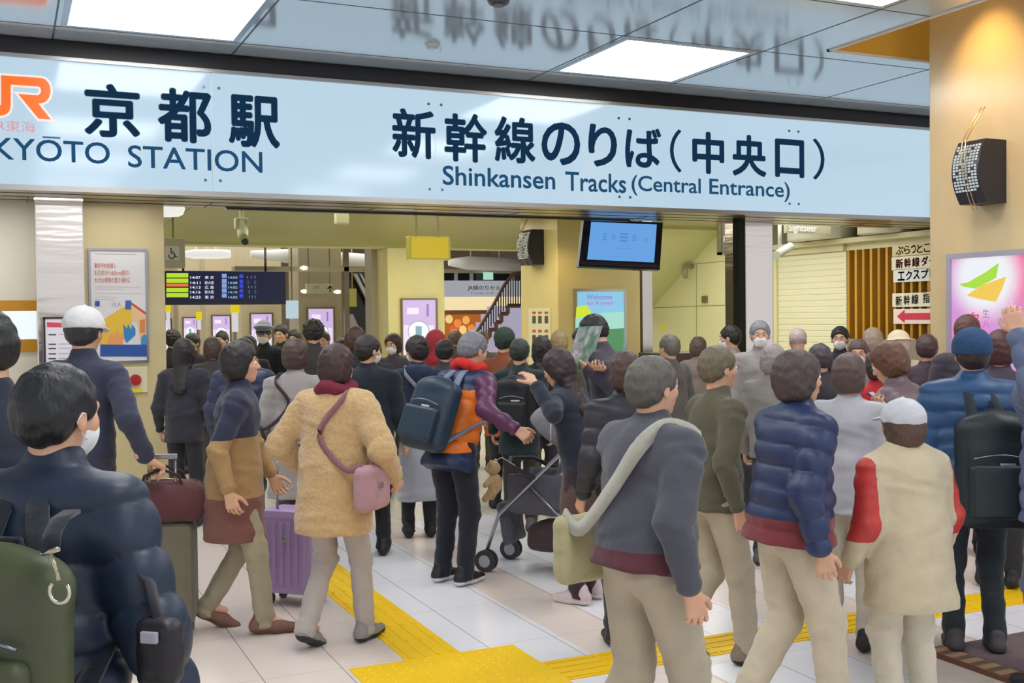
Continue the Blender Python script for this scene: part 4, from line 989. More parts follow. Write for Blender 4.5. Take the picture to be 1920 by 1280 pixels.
def fill_mesh(me, P, Q):
    me.vertices.add(len(P)); me.vertices.foreach_set('co', P.astype(np.float32).ravel())
    me.loops.add(len(Q) * 4); me.loops.foreach_set('vertex_index', Q.astype(np.int32).ravel())
    me.polygons.add(len(Q)); me.polygons.foreach_set('loop_start', np.arange(0, len(Q) * 4, 4, dtype=np.int32))
    me.update(calc_edges=True); me.polygons.foreach_set('use_smooth', np.ones(len(Q), bool)); me.update()
def arr(me):
    P = np.empty(len(me.vertices) * 3, np.float32); me.vertices.foreach_get('co', P)
    Q = np.empty(len(me.loops), np.int32); me.loops.foreach_get('vertex_index', Q); return P.reshape(-1, 3), Q.reshape(-1, 4)
def join_meshes(name, ms):
    Ps, Qs, n = [], [], 0
    for m_ in ms:
        P, Q = arr(m_); Ps.append(P); Qs.append(Q + n); n += len(P); bpy.data.meshes.remove(m_)
    me = bpy.data.meshes.new(name); fill_mesh(me, np.concatenate(Ps), np.concatenate(Qs)); return me
def facemats(me, fn):
    """fn(centres)->int material index per face"""
    P, Q = arr(me); me.polygons.foreach_set('material_index', fn(P[Q].mean(1)).astype(np.int32)); me.update()

# ------------------------------------------------------------------ people
def rotm(axis, deg):
    return np.array(Matrix.Rotation(R(deg), 3, axis))
def ik(a, t, l1, l2, hint):
    a, t = np.array(a, float), np.array(t, float); d = t - a; L = np.linalg.norm(d); Lm = (l1 + l2) * .995
    if L > Lm: t = a + d / L * Lm; d = t - a; L = Lm
    u = d / L; h = np.array(hint, float); h = h - u * (h @ u); h = nrmz(h)
    x = (l1 * l1 - l2 * l2 + L * L) / (2 * L); y = math.sqrt(max(l1 * l1 - x * x, 0))
    return a + u * x + h * y, t
def person(label, px, ytop, d, head=0, coat='2A3040', ckind='cloth', trou='2A2A30', shoes='222226', sole='222226', hair='1C1A1C', hstyle='short',
           hat=None, hatc='888888', mask=False, lean=4, nod=0, hyaw=0, width=1.0, hem=.80, longc=None, skirt=None, quilt=None, stride=0, lh=None, rh=None, lhw=None, rhw=None,
           curl=(28, 28), collar=True, hood=False, scarf=None, v=None, H=None, coatfn=None, coatm=None, skin='D9A98A', group=None, puff=0.0, cuffr=None, loc=None, hs=1.0, grip=None, palm=None, cat='person', seed=None, legk=1.0):
    base = atd(px, 640, d)
    hy = 605 - .01215 * px
    if H is None: H = 1.75 - (ytop - hy) * d / F
    H = max(1.2, H)
    if loc is None: loc = (base.x, base.y)
    rz = YAW + R(head)
    e = empty('person', (loc[0], loc[1], 0), rz); tag(e, label, cat, group or 'people in the station crowd')
    s = H / 1.70; W = width * s
    near = d < 5; mid = d < 9
    vb = v or (.012 if near else .014 if mid else .017)
    vc = .007 if near else .009 if mid else .012
    vh = .0033 if near else .0043 if mid else .0065
    vhand = .0032 if near else .0040 if mid else .007
    sd = (seed if seed is not None else px * .137 + d)
    rnd = random.Random(int(px * 7 + d * 13))
    # --- skeleton in the local frame (facing +Y, right = +X)
    P0 = np.array((0, 0, .93 * s)); la = R(lean); u = np.array((0, math.sin(la), math.cos(la))); f = np.array((0, math.cos(la), -math.sin(la))); sx = np.array((1., 0, 0))
    N = P0 + u * .50 * s
    SH = {k: P0 + u * .445 * s + sx * .178 * W * k for k in (1, -1)}
    HIP = {k: np.array((.085 * W * k, 0, .90 * s)) for k in (1, -1)}
    st = stride * s
    FT = {1: np.array((.095 * W, st * .5, 0)), -1: np.array((-.095 * W, -st * .5, 0))}
    if stride: P0[2] -= .02 * s
    ANK, KN = {}, {}
    for k in (1, -1):
        lift = .05 * s if (stride and k == -1) else 0
        an = FT[k] + np.array((0, 0, .085 * s + lift)); KN[k], ANK[k] = ik(HIP[k], an, .42 * s, .405 * s, (0, 1, .1))
    hp = R(nod + lean * .25)
    Hm = rotm('Z', hyaw) @ rotm('X', -math.degrees(hp))
    HC = N + (u * .6 + np.array((0, .1, .8))) / 1.42 * .075 * s + Hm @ np.array((0, .012, .095)) * s * hs
    hsx = s * hs * .98
    def hp_(x, y, z): return HC + Hm @ (np.array((x, y, z)) * hsx)
    inv = Matrix.Rotation(-rz, 3, 'Z')
    def toloc(w): return np.array(inv @ (Vector(w) - Vector((loc[0], loc[1], 0))))
    WR, EL = {}, {}
    for k, hl, hw in ((1, rh, rhw), (-1, lh, lhw)):
        if hw is not None: tgt = toloc(atd(*hw)); hint = (.5 * k, -.7, -.6)
        elif hl is not None: tgt = np.array((hl[0] * W, hl[1] * s, hl[2] * s)); hint = (.6 * k, -.6, -.5)
        else:
            sw = (st * .35 * -k) + .04 * s
            tgt = SH[k] + np.array((.075 * k * W, sw + .03 * s, -.50 * s)); hint = (.15 * k, -1, 0)
        EL[k], WR[k] = ik(SH[k], tgt, .285 * s, .25 * s, hint)
    # --- body (one mesh): trunk + limbs coarse, head and hands fine
    B = Field(vb)
    B.cone(P0 + u * .05 * s, P0 + u * .38 * s, .115 * W, .125 * W, .05, side=sx, q=.72)
    B.cone(SH[-1] * .8 + SH[1] * .2, SH[1] * .8 + SH[-1] * .2, .05 * s, .05 * s, .05)
    B.cone(P0 + u * .4 * s, N, .08 * s, .05 * s, .05)
    B.ell(P0, (.14 * W, .10 * s, .11 * s), .05)
    for k in (1, -1):
        B.cone(HIP[k], KN[k], .070 * s, .050 * s, .04); B.cone(KN[k], ANK[k], .048 * s, .032 * s, .03)
        B.cone(ANK[k], FT[k] + np.array((0, .10, .05)) * s + (0, 0, ANK[k][2] - .085 * s), .030 * s, .022 * s, .03)
        B.cone(SH[k], EL[k], .042 * s, .034 * s, .03); B.cone(EL[k], WR[k], .033 * s, .023 * s, .02)
    parts = [B.mesh('b')]
    Hd = Field(vh)
    Hd.ell(hp_(0, -.014, .028), np.array((.076, .094, .088)) * hsx, .02, Hm)
    Hd.ell(hp_(0, .022, -.036), np.array((.058, .068, .078)) * hsx, .03, Hm)
    Hd.ell(hp_(0, .060, -.092), np.array((.022, .02, .017)) * hsx, .03, Hm)
    Hd.cone(hp_(0, .084, .014), hp_(0, .104, -.022), .007 * hsx, .0115 * hsx, .016)
    for k in (1, -1):
        Hd.ell(hp_(.011 * k, .092, -.027), np.array((.008,) * 3) * hsx, .008)
        Hd.ell(hp_(.038 * k, .056, -.018), np.array((.022, .022, .02)) * hsx, .03)
        Hd.cone(hp_(.040 * k, .074, .028), hp_(.014 * k, .084, .026), .009 * hsx, .010 * hsx, .02)
        Hd.ell(hp_(.031 * k, .094, .008), np.array((.015, .012, .010)) * hsx, .012, op='s')
        Hd.ell(hp_(.080 * k, -.004, -.008), np.array((.009, .019, .031)) * hsx, .008, Hm @ rotm('Z', 18 * k))
        Hd.ell(hp_(.089 * k, .000, -.004), np.array((.006, .010, .016)) * hsx, .006, op='s')
    Hd.cone(hp_(-.018, .087, -.053), hp_(.018, .087, -.053), .0065 * hsx, .0065 * hsx, .006)
    Hd.cone(hp_(-.015, .086, -.064), hp_(.015, .086, -.064), .007 * hsx, .007 * hsx, .006)
    Hd.cone(N - u * .02 * s, hp_(0, -.022, -.05), .055 * s, .052 * s, .025)
    parts.append(Hd.mesh('h'))
    for k in (1, -1):
        hd = nrmz(WR[k] - EL[k]); pk = (palm or {}).get(k)
        pn = nrmz(np.array(pk)) if pk is not None else np.array((-k * .9, .35, 0.))
        if grip and k in grip: hd = nrmz(np.array(grip[k]))
        pn = pn - hd * (pn @ hd); pn = nrmz(pn); sd_ = np.cross(hd, pn) * 1.0
        if k == 1: thumb_s = sd_ if sd_ @ np.array((0, 1, .3)) > 0 else -sd_
        else: thumb_s = sd_ if sd_ @ np.array((0, 1, .3)) > 0 else -sd_
        G = Field(vhand); w0 = WR[k]; a = s * (hs if hs < 1.2 else 1) 
        G.cone(w0 - hd * .06 * a, w0 + hd * .01 * a, .024 * a, .024 * a, .015)
        cu = curl[0] if k == -1 else curl[1]
        for i, (o_, L, r_, sp_) in enumerate(((.031, .070, .0092, 7), (.0105, .079, .0094, 2), (-.0105, .073, .0090, -3), (-.030, .057, .0082, -9))):
            kn = w0 + hd * (.088 - .004 * abs(i - 1)) * a + thumb_s * o_ * a
            G.cone(w0 + hd * .012 * a + thumb_s * o_ * .55 * a, kn, .0135 * a, .0115 * a, .014)
            dd = nrmz(hd + thumb_s * math.tan(R(sp_))); p = kn
            for j, fr_ in enumerate((.45, .31, .24)):
                ang = R(cu * (.8 if j == 0 else 1.05) * (1 + .08 * i)); dd = nrmz(dd * math.cos(ang) + pn * math.sin(ang) * 1.0 if j == 0 else dd * math.cos(ang) + nrmz(np.cross(np.cross(dd, pn), dd)) * math.sin(ang)) if True else dd
                q_ = p + dd * L * fr_ * a; G.cone(p, q_, r_ * a * (1 - .08 * j), r_ * a * (.93 - .1 * j), .004); p = q_
        tb = w0 + hd * .025 * a + thumb_s * .026 * a
        t1 = tb + nrmz(thumb_s * .75 + hd * .7 + pn * .45) * .042 * a; t2 = t1 + nrmz(thumb_s * .35 + hd * .8 + pn * .55) * .032 * a; t3 = t2 + nrmz(thumb_s * .1 + hd * .8 + pn * .6) * .024 * a
        G.cone(tb, t1, .014 * a, .0115 * a, .012); G.cone(t1, t2, .0112 * a, .0102 * a, .004); G.cone(t2, t3, .0102 * a, .0085 * a, .004)
        parts.append(G.mesh('g'))
    body = newobj('body', join_meshes('body', parts), [mat(skin, 'skin')], e)
    # face details when the face can be seen
    facing = abs(((head + hyaw + 180) % 360) - 180) > 48
    if facing:
        for k in (1, -1):
            b_ = MB(); b_.ball(hp_(.031 * k, .079, .008), .0125 * hsx, 12); eye = b_.build('eye', [mat('F0ECE8', 'plastic', r=.1), mat('1E1612', 'plastic', r=.1)], body); me = eye.data
            c_ = np.array(hp_(.031 * k, .0905, .008))
            me.polygons.foreach_set('material_index', np.array([1 if np.linalg.norm(np.array(p.center) - c_) < .0062 * hsx else 0 for p in me.polygons], np.int32))
            b_ = MB(); b_.tube([hp_(.014 * k, .0925, .030), hp_(.032 * k, .090, .036), hp_(.048 * k, .078, .030)], [.003 * hsx, .0035 * hsx, .002 * hsx], 6); b_.build('eyebrow', mat(hair if hstyle != 'bald' else '8A8684', 'hair'), body)
    # --- hair
    if hstyle != 'none':
        A = Field(vh * 1.15)
        t = .013 if hstyle in ('short', 'bald') else .02
        if hstyle == 'bald': t = .006
        A.ell(hp_(0, -.018, .032), np.array((.078 + t, .096 + t, .088 + t)) * hsx, .02, Hm)
        if hstyle in ('short', 'bob', 'long', 'bun', 'pony'): A.ell(hp_(0, -.055, -.01), np.array((.066 + t, .05 + t, .06 + t)) * hsx, .03, Hm)
        if hstyle == 'bushy': A.ell(hp_(0, -.03, .03), np.array((.105, .12, .115)) * hsx, .03, Hm)
        if hstyle == 'bob':
            A.ell(hp_(0, -.028, -.045), np.array((.096, .088, .085)) * hsx, .03, Hm)
        if hstyle == 'long':
            A.ell(hp_(0, -.03, -.05), np.array((.092, .085, .10)) * hsx, .03, Hm)
            A.cone(hp_(0, -.045, -.06), N - u * .16 * s - f * .115 * s, .088 * hsx, .06 * hsx, .04, side=sx, q=.5, wr=.004, seed=sd)
        if hstyle == 'bun': A.ell(hp_(0, -.10, .075), np.array((.042, .040, .040)) * hsx, .015, Hm)
        if hstyle == 'pony': A.cone(hp_(0, -.105, .03), hp_(0, -.13, -.13), .028 * hsx, .012 * hsx, .02)
        # cut the face out
        A.ell(hp_(0, .105, -.035), np.array((.079, .095, .098)) * hsx, .012, Hm, op='s')
        A.ell(hp_(0, .055, -.075), np.array((.064 if hstyle in ('bob', 'long') else .12, .085, .085)) * hsx, .015, Hm, op='s')
        if hstyle in ('short', 'bald', 'bun', 'pony'):
            A.plane(hp_(0, -.02, -.062), Hm @ np.array((0, .55, -1.0)), .012)
            for k in (1, -1): A.ell(hp_(.092 * k, .004, -.03), np.array((.026, .024, .038)) * hsx, .008, Hm, op='s')
        if hstyle == 'bob': A.plane(hp_(0, 0, -.098), Hm @ np.array((0, .1, -1)), .012)
        if hat in ('cap', 'peaked', 'beanie', 'brim'): A.plane(hp_(0, 0, .040), Hm @ np.array((0, .05, 1)), .01)
        me = A.mesh('hair', noise=.0022 if hstyle != 'bushy' else .005, nsc=75, seed=sd)
        newobj('hair', me, mat(hair, 'hair'), e)
    # --- headwear
    if hat:
        A = Field(vh * 1.1)
        if hat == 'beanie':
            A.ell(hp_(0, -.018, .048), np.array((.103, .119, .102)) * hsx, .02, Hm); A.plane(hp_(0, -.02, .012), Hm @ np.array((0, .16, -1)), .01)
            c0 = hp_(0, -.018, .035); A.cone(c0 - Hm @ np.array((0, .003, .016)) * hsx, c0 + Hm @ np.array((0, -.002, .014)) * hsx, 0.104 * hsx, .104 * hsx, .01, side=Hm @ sx, q=1.0)
            A.plane(hp_(0, -.02, .010), Hm @ np.array((0, .12, -1)), .006)
            A.add(lambda X, Y, Z: 0 * X + 0 * Y + 0 * Z + 1., (0, 0, 0), (0, 0, 0), .01) if False else None
        elif hat == 'cap':
            A.ell(hp_(0, -.022, .036), np.array((.104, .120, .104)) * hsx, .02, Hm); A.plane(hp_(0, 0, .018), Hm @ np.array((0, .05, -1)), .006)
            A.ell(hp_(0, .105, .030), np.array((.072, .075, .010)) * hsx, .012, Hm @ rotm('X', -10))
            A.ell(hp_(0, -.018, .140), np.array((.009,) * 3) * hsx, .005)
        elif hat == 'peaked':
            A.ell(hp_(0, -.01, .095), np.array((.120, .130, .036)) * hsx, .015, Hm @ rotm('X', 8)); A.cone(hp_(0, -.014, .048), hp_(0, -.014, .085), .094 * hsx, .098 * hsx, .01)
            A.plane(hp_(0, 0, .030), Hm @ np.array((0, 0, -1)), .004)
            A.ell(hp_(0, .092, .036), np.array((.070, .052, .008)) * hsx, .008, Hm @ rotm('X', -24))
        elif hat == 'hood':
            A.ell(hp_(0, -.025, .02), np.array((.112, .125, .132)) * hsx, .03, Hm); A.cone(hp_(0, -.04, -.06), N - f * .03 * s, .10 * hsx, .11 * hsx, .05)
            A.ell(hp_(0, .09, -.015), np.array((.082, .12, .105)) * hsx, .015, Hm, op='s')
        elif hat == 'brim':
            A.ell(hp_(0, -.015, .045), np.array((.097, .110, .092)) * hsx, .02, Hm); A.plane(hp_(0, 0, .022), Hm @ np.array((0, 0, -1)), .006)
            A.ell(hp_(0, -.01, .030), np.array((.150, .165, .012)) * hsx, .02, Hm)
        me = A.mesh('hat', noise=.0012, nsc=60, seed=sd)
        ho = newobj({'beanie': 'beanie', 'cap': 'cap', 'peaked': 'peaked_cap', 'hood': 'hood', 'brim': 'hat'}[hat], me, mat(hatc, 'knit' if hat == 'beanie' else 'cloth'), e)
        if hat == 'peaked':
            me.materials.append(mat('1A1C26', 'plastic')); zc = np.array(hp_(0, 0, .052)); zn = Hm @ np.array((0, 0, 1.)); facemats(me, lambda c: ((c - zc) @ zn < 0))
    if mask:
        A = Field(vh)
        A.ell(hp_(0, .030, -.040), np.array((.064, .080, .072)) * hsx, .012, Hm); A.cone(hp_(0, .088, -.006), hp_(0, .106, -.03), .012 * hsx, .014 * hsx, .02)
        A.plane(hp_(0, .030, 0), Hm @ np.array((0, -1, .12)), .006); A.plane(hp_(0, .05, -.006), Hm @ np.array((0, .25, 1)), .004); A.plane(hp_(0, .05, -.098), Hm @ np.array((0, 0, -1)), .004)
        mk = newobj('face_mask', A.mesh('face_mask'), mat('EEF0F4', 'cloth'), e)
        for k in (1, -1):
            b_ = MB(); b_.tube([hp_(.058 * k, .055, -.018), hp_(.076 * k, .02, .006), hp_(.090 * k, -.012, .008), hp_(.086 * k, -.024, -.014), hp_(.074 * k, .01, -.05), hp_(.052 * k, .052, -.062)], .0016 * hsx, 5); b_.build('ear_loop', mat('EEF0F4', 'cloth'), mk)
    # --- trousers
    T = Field(vc)
    T.ell(P0 + np.array((0, 0, .01)) * s, (.150 * W, .112 * W, .12 * s), .04)
    for k in (1, -1):
        T.cone(HIP[k], KN[k], .086 * W * min(legk, 1.06), .066 * s * legk, .04, wr=.005, seed=sd + k); T.cone(KN[k], ANK[k] + nrmz(ANK[k] - KN[k]) * .028 * s, .064 * s * legk, .056 * s * legk, .03, wr=.0065, seed=sd + k)
    for k in (1, -1):
        pass
    T.plane((0, 0, .04 * s), (0, 0, -1), .01)
    if not (longc is not None and longc < .12):
        newobj('trousers', T.mesh('trousers', noise=.003, nsc=26, seed=sd), mat(trou, 'cloth'), e)
    # --- shoes
    for k in (1, -1):
        S_ = Field(.0065 if d < 8 else .010); lz = ANK[k][2] - .085 * s; c0 = FT[k] + (0, 0, lz) if k == -1 else FT[k]
        c0 = np.array(c0, float); ph = R(-24) if (stride and k == -1) else 0; Rx = np.array(Matrix.Rotation(-R(24) if (stride and k == -1) else 0, 3, 'X'))
        def sp__(x, y, z): return c0 + Rx @ (np.array((x, y, z)) * s) + (0, 0, .0 if not ph else -.012 * s)
        S_.cone(sp__(0, -.055, .045), sp__(0, .07, .040), .040 * s, .040 * s, .03); S_.cone(sp__(0, .07, .038), sp__(.004 * k, .165, .030), .042 * s, .030 * s, .03)
        S_.cone(sp__(0, -.04, .06), sp__(0, -.030, .105), .040 * s, .040 * s, .03)
        S_.plane(sp__(0, 0, .0), Rx @ np.array((0, 0, -1.)), .003)
        me = S_.mesh('shoe'); o_ = newobj('shoe', me, [mat(shoes, 'plastic', r=.55), mat(sole, 'plastic', r=.6)], e)
        zc = sp__(0, 0, .034); zn = Rx @ np.array((0, 0, 1.)); facemats(me, lambda c: (c - zc) @ zn < 0)
    # --- skirt
    if skirt:
        K = Field(vc); c_, zl, flare = skirt
        K.cone(P0 + (0, 0, .08 * s), (0, (FT[1] + FT[-1])[1] * .25, zl * s), .150 * W, flare * s, .03, side=sx, q=.85, wr=.006, seed=sd); K.plane((0, 0, zl * s + .02), (0, 0, -1), .01)
        kc = mat(c_, 'cloth') if isinstance(c_, str) else c_
        newobj('skirt', K.mesh('skirt', noise=.003, nsc=20, seed=sd), kc, e)
    # --- coat / jacket
    J = Field(vc); pf = puff
    q1 = dict(quilt=(quilt * s, .015 + pf * .16)) if quilt else dict(wr=.006, seed=sd)
    J.cone(P0 + u * .10 * s, P0 + u * .36 * s, (.150 + pf) * W, (.168 + pf) * W, .06, side=sx, q=.70, **q1)
    hz = (hem if longc is None else max(hem, .80)) * s
    J.cone(P0 + u * .12 * s, P0 + u * (hem - .93 - (0 if longc is None else .0)) * s, (.158 + pf) * W, (.180 + pf) * W, .05, side=sx, q=.86, **q1)
    J.cone(SH[-1] * .86 + SH[1] * .14, SH[1] * .86 + SH[-1] * .14, (.072 + pf * .5) * s, (.072 + pf * .5) * s, .06)
    J.cone(P0 + u * .40 * s, N - u * .02 * s, (.11 + pf * .5) * s, .072 * s, .05)
    if longc is not None:
        J.cone(P0 + u * .05 * s, (0, (FT[1] + FT[-1])[1] * .2, longc * s), .165 * W, (.20 + .10 * (.6 - longc)) * W, .04, side=sx, q=.82, wr=.005, seed=sd)
    cut = P0 + u * (hem - .93) * s if longc is None else np.array((0, 0, longc * s)); J.plane(cut + (0, 0, .0), (0, 0, -1) if longc is not None else -u, .012)
    if collar: J.cone(N - u * .03 * s, N + u * .045 * s + f * .005, (.072 + pf * .3) * s, (.066 + pf * .3) * s, .02)
    if hood:
        J.cone(N - f * .07 * s - sx * .08 * s - u * .01 * s, N - f * .07 * s + sx * .08 * s - u * .01 * s, .055 * s, .055 * s, .03); J.ell(N - f * .10 * s - u * .05 * s, (.10 * s, .05 * s, .09 * s), .03)
    for k in (1, -1):
        hd = nrmz(WR[k] - EL[k]); q2 = dict(quilt=(quilt * s, .013 + pf * .15)) if quilt else dict(wr=.007, seed=sd * 2 + k)
        J.cone(SH[k], EL[k], (.066 + pf * .6) * s, (.056 + pf * .6) * s, .04, **q2); cr = (cuffr or .043 + pf * .4) * s
        J.cone(EL[k], WR[k] - hd * cr * .55, (.056 + pf * .6) * s, cr, .03, **q2); J.plane  # sleeve
    me = J.mesh('jacket', noise=.0034, nsc=24, seed=sd)
    ms = [mat(coat, ckind)] + [mat(c, kd) for c, kd in (coatm or [])]
    jo = newobj('coat' if longc is not None else 'jacket', me, ms, e)
    if coatfn: facemats(me, lambda c: coatfn(c / s, dict(SH=SH, EL=EL, WR=WR, s=s)))
    if scarf:
        A = Field(.007 if mid else .011)
        for i in range(14):
            a0, a1 = 2 * math.pi * i / 14, 2 * math.pi * (i + 1) / 14; g = lambda a: N + u * (.045 + .012 * math.sin(3 * a)) * s + (sx * math.cos(a) * .088 + f * math.sin(a) * .092) * s
            A.cone(g(a0), g(a1), .036 * s, .036 * s, .01, wr=.003, seed=sd)
        A.cone(N + u * .03 * s + f * .09 * s, N - u * .2 * s + f * .15 * s, .032 * s, .03 * s, .02)
        newobj('scarf', A.mesh('scarf', noise=.003, nsc=40, seed=sd), mat(scarf, 'knit'), e)
    e['_info'] = 1; del e['_info']
    INFO[label] = dict(e=e, s=s, N=N, u=u, f=f, sx=sx, SH=SH, WR=WR, EL=EL, P0=P0, HC=HC, Hm=Hm, W=W, rz=rz, loc=loc, toloc=toloc)
    return e
INFO = {}
def wpt(i, p):
    return Vector(i['e'].location) + Matrix.Rotation(i['rz'], 3, 'Z') @ Vector(p)
def held(name, label, cat, i, group=None):
    e = empty(name, i['e'].location, i['rz']); tag(e, label, cat, group); return e

# backpack worn on the back of a person
def backpack(i, label, col='28304A', accent='DADADA', w=.30, h=.42, dpt=.15, z=.20, strap='5A6378', shiftx=0.0, kind='nylon', tilt=0, off=.0, pocket=True, group='backpacks worn in the crowd'):
    s, u, f, sx, N, P0 = i['s'], i['u'], i['f'], i['sx'], i['N'], i['P0']
    e = held('backpack', label, 'backpack', i, group)
    c = P0 + u * z * s - f * (.155 + dpt / 2 + off) + sx * shiftx
    Rm = np.stack([sx, f, u], 1)
    if tilt: Rm = Rm @ rotm('Y', tilt)
    A = Field(.0065); A.rbox(c, (w / 2, dpt / 2, h / 2), .065, .02, Rm, bulge=.18)
    if True: A.ell(c + Rm @ np.array((0, -.01, h * .42)), (w * .36, dpt * .42, h * .14), .04, Rm)
    newobj('bag_body', A.mesh('bag_body', noise=.0015, nsc=30), mat(col, kind), e)
    if pocket:
        A = Field(.006); A.rbox(c + Rm @ np.array((0, -dpt / 2 - .01, -h * .16)), (w * .40, .035, h * .24), .028, .01, Rm, bulge=.1); fp = newobj('front_pocket', A.mesh('front_pocket'), mat(col, kind), e)
        b = MB(); p = lambda x, y, z_: Vector(c + Rm @ np.array((x, y, z_)))
        pts = [p(-w * .34 + w * .68 * t / 10, -dpt / 2 - .012 - .012 * math.sin(math.pi * t / 10), h * .13 + .02 * math.sin(math.pi * t / 10)) for t in range(11)]
        b.tube(pts, .004, 6); b.build('zip', mat('8A94A2', 'metal', r=.3), fp)
        b = MB(); b.box((-.035, -.003, -.014), (.035, .003, .014), .002, Matrix.Translation(p(.03, -dpt / 2 - .022, h * .07)) @ Matrix(Rm.tolist()).to_4x4()); b.build('badge', mat(accent, 'metal', r=.3), fp)
    for k in (1, -1):
        top = c + Rm @ np.array((w * .22 * k, dpt * .3, h * .40)); sh = i['SH'][k] * .62 + i['SH'][-k] * .38
        ps = [top, sh + u * .035 * s - f * .105 * s, sh + u * .088 * s, sh + u * .04 * s + f * .115 * s, i['P0'] + u * .24 * s + f * .15 * s + sx * .125 * s * k, i['P0'] + u * .16 * s + sx * .175 * s * k, c + Rm @ np.array((w * .4 * k, dpt * .3, -h * .3))]
        sm = []
        ps = [Vector(q) for q in ps]
        for a_ in range(len(ps) - 1):
            p0, p1, p2, p3 = ps[max(a_ - 1, 0)], ps[a_], ps[a_ + 1], ps[min(a_ + 2, len(ps) - 1)]
            for t in (0, .25, .5, .75): sm.append(.5 * ((2 * p1) + (-p0 + p2) * t + (2 * p0 - 5 * p1 + 4 * p2 - p3) * t * t + (-p0 + 3 * p1 - 3 * p2 + p3) * t ** 3))
        sm.append(ps[-1])
        b = MB(); ribbon(b, sm, .05, .012, Vector(sx)); b.build('strap', mat(strap, 'cloth'), e)
    b = MB(); b.tube([Vector(c + Rm @ np.array((x, dpt * .25, z_))) for x, z_ in ((-.04, h * .48), (-.03, h * .56), (.03, h * .56), (.04, h * .48))], .008, 8); b.build('grab_loop', mat(strap, 'cloth'), e)
    return e, c, Rm
def ribbon(b, pts, w, t, side):
    rings = []
    for k, p in enumerate(pts):
        d = (pts[min(k + 1, len(pts) - 1)] - pts[max(k - 1, 0)]).normalized(); s_ = (side - d * side.dot(d)).normalized(); n = d.cross(s_)
        rings.append([b._v(p + s_ * x * w / 2 + n * y * t / 2) for x, y in ((-1, -1), (1, -1), (1, 1), (-1, 1))])
    for A_, B_ in zip(rings, rings[1:]):
        for k in range(4):
            ff = b.b.faces.new((A_[k], A_[(k + 1) % 4], B_[(k + 1) % 4], B_[k])); ff.smooth = True; ff.material_index = b.mi
    b.b.faces.new(rings[0][::-1]); b.b.faces.new(rings[-1])
# ------------------------------------------------------------------ the crowd, nearest first
person('man seen from behind in a navy quilted puffer jacket carrying an olive backpack', 70, 702, 2.5, head=-14, coat='1E2E44', ckind='nylon', quilt=.115, puff=.028, hair='1A1E22', mask=True, hyaw=-12, nod=4, lean=5, hem=.74, trou='4A4040', collar=True, width=1.0, rh=(.30, .10, .88), hood=False)
i = INFO['man seen from behind in a navy quilted puffer jacket carrying an olive backpack']
_, c, Rm = backpack(i, 'olive green backpack with black strap and silver ring on the nearest man', col='4A5036', strap='16202C', w=.36, h=.46, dpt=.14, z=.13, shiftx=.06, pocket=True, off=.03)
person('bowing man with black hair cut off by the left picture edge', -2, 588, 3.3, head=62, coat='20283A', nod=18, hair='14161A', hem=.8)
person('tall uniformed station guard in a white cap holding the suitcase handle', 150, 586, 6.0, head=-8, coat='34384E', trou='3A3634', hat='cap', hatc='D8D8DA', hair='2A2A2C', hem=.72, rhw=(278, 862, 5.95), palm={1: (0, 0, -1)}, grip={1: (.3, .4, -.3)}, curl=(28, 62), H=1.80, nod=6, lean=3, quilt=None)
person('woman in a navy top over a long tan and brown coat walking to the right', 434, 650, 6.15, head=-78, coat='2B3048', ckind='cloth', trou='A49A80', shoes='7A5648', sole='6A4A3C', hair='241E20', hstyle='bob', hem=.8, longc=.56, stride=.34, width=1.12, coatm=[('A88658', 'cloth'), ('7A5048', 'cloth')], coatfn=lambda c, k: np.where(c[:, 2] > 1.17, 0, np.where(c[:, 2] > .82, 1, 2)), legk=1.05)
person('woman seen from behind in a pale grey coat with brown hair', 550, 643, 7.8, head=-6, coat='A39E9C', trou='5A5456', hair='4A3832', hstyle='bob', longc=.52, width=1.05, shoes='3A3638')
person('person in a fluffy camel coat with a maroon scarf and mauve handbag', 622, 655, 5.85, head=-24, coat='C9A878', ckind='fluffy', puff=.035, trou='B0A8A4', shoes='8E8A88', hair='3E2A26', hstyle='bob', hem=.72, longc=.66, scarf='7A2A3C', stride=.30, mask=True, width=1.08, lh=(-.27, .14, .98), rh=(.29, .15, .96))
person('woman in a long black coat beside the camel coat, seen from behind', 688, 634, 8.1, head=4, coat='16202C', trou='14181E', shoes='10141A', hair='2E2422', hstyle='short', hem=.8, longc=.50, mask=True, hyaw=-50, width=1.12)
person('woman in navy hooded coat and grey patterned skirt beside the bent man', 782, 636, 8.75, head=8, hyaw=30, coat='1C2A44', trou='26262C', shoes='15161A', hair='2E2226', hstyle='bun', mask=True, hem=.84, hood=True, skirt=('B9BCC8', .30, .20))
MAIN = 'bent elderly man in a navy and purple jacket with orange panel and red scarf'
def main_fn(c, k):
    S1 = k['SH'][1] / k['s']; E1 = k['EL'][1] / k['s']
    out = np.zeros(len(c), int)
    out[(c[:, 2] < 1.30) & (c[:, 0] > .035)] = 1
    out[(c[:, 2] < .90)] = 0
    dn = np.minimum.reduce([np.linalg.norm(c - (S1 + (E1 - S1) * t), axis=1) for t in (.12, .4, .7, 1.)] + [np.linalg.norm(c - (E1 + (k['WR'][1] / k['s'] - E1) * t), axis=1) for t in (.3, .6, .9)])
    out[dn < .085] = 2
    return out
person(MAIN, 845, 640, 7.2, head=-38, coat='1E2F55', ckind='nylon', coatm=[('F07A1C', 'nylon'), ('5C2C54', 'nylon')], coatfn=main_fn, trou='1A1E2C', shoes='1E1E22', sole='E2E0E6', hair='7C7C84', hstyle='short', hem=.76, lean=20, nod=14, hyaw=-12, scarf='D0302C', rhw=(968, 806, 6.9), quilt=.10, width=1.06, H=1.66, curl=(28, 60), mask=False, legk=1.08)
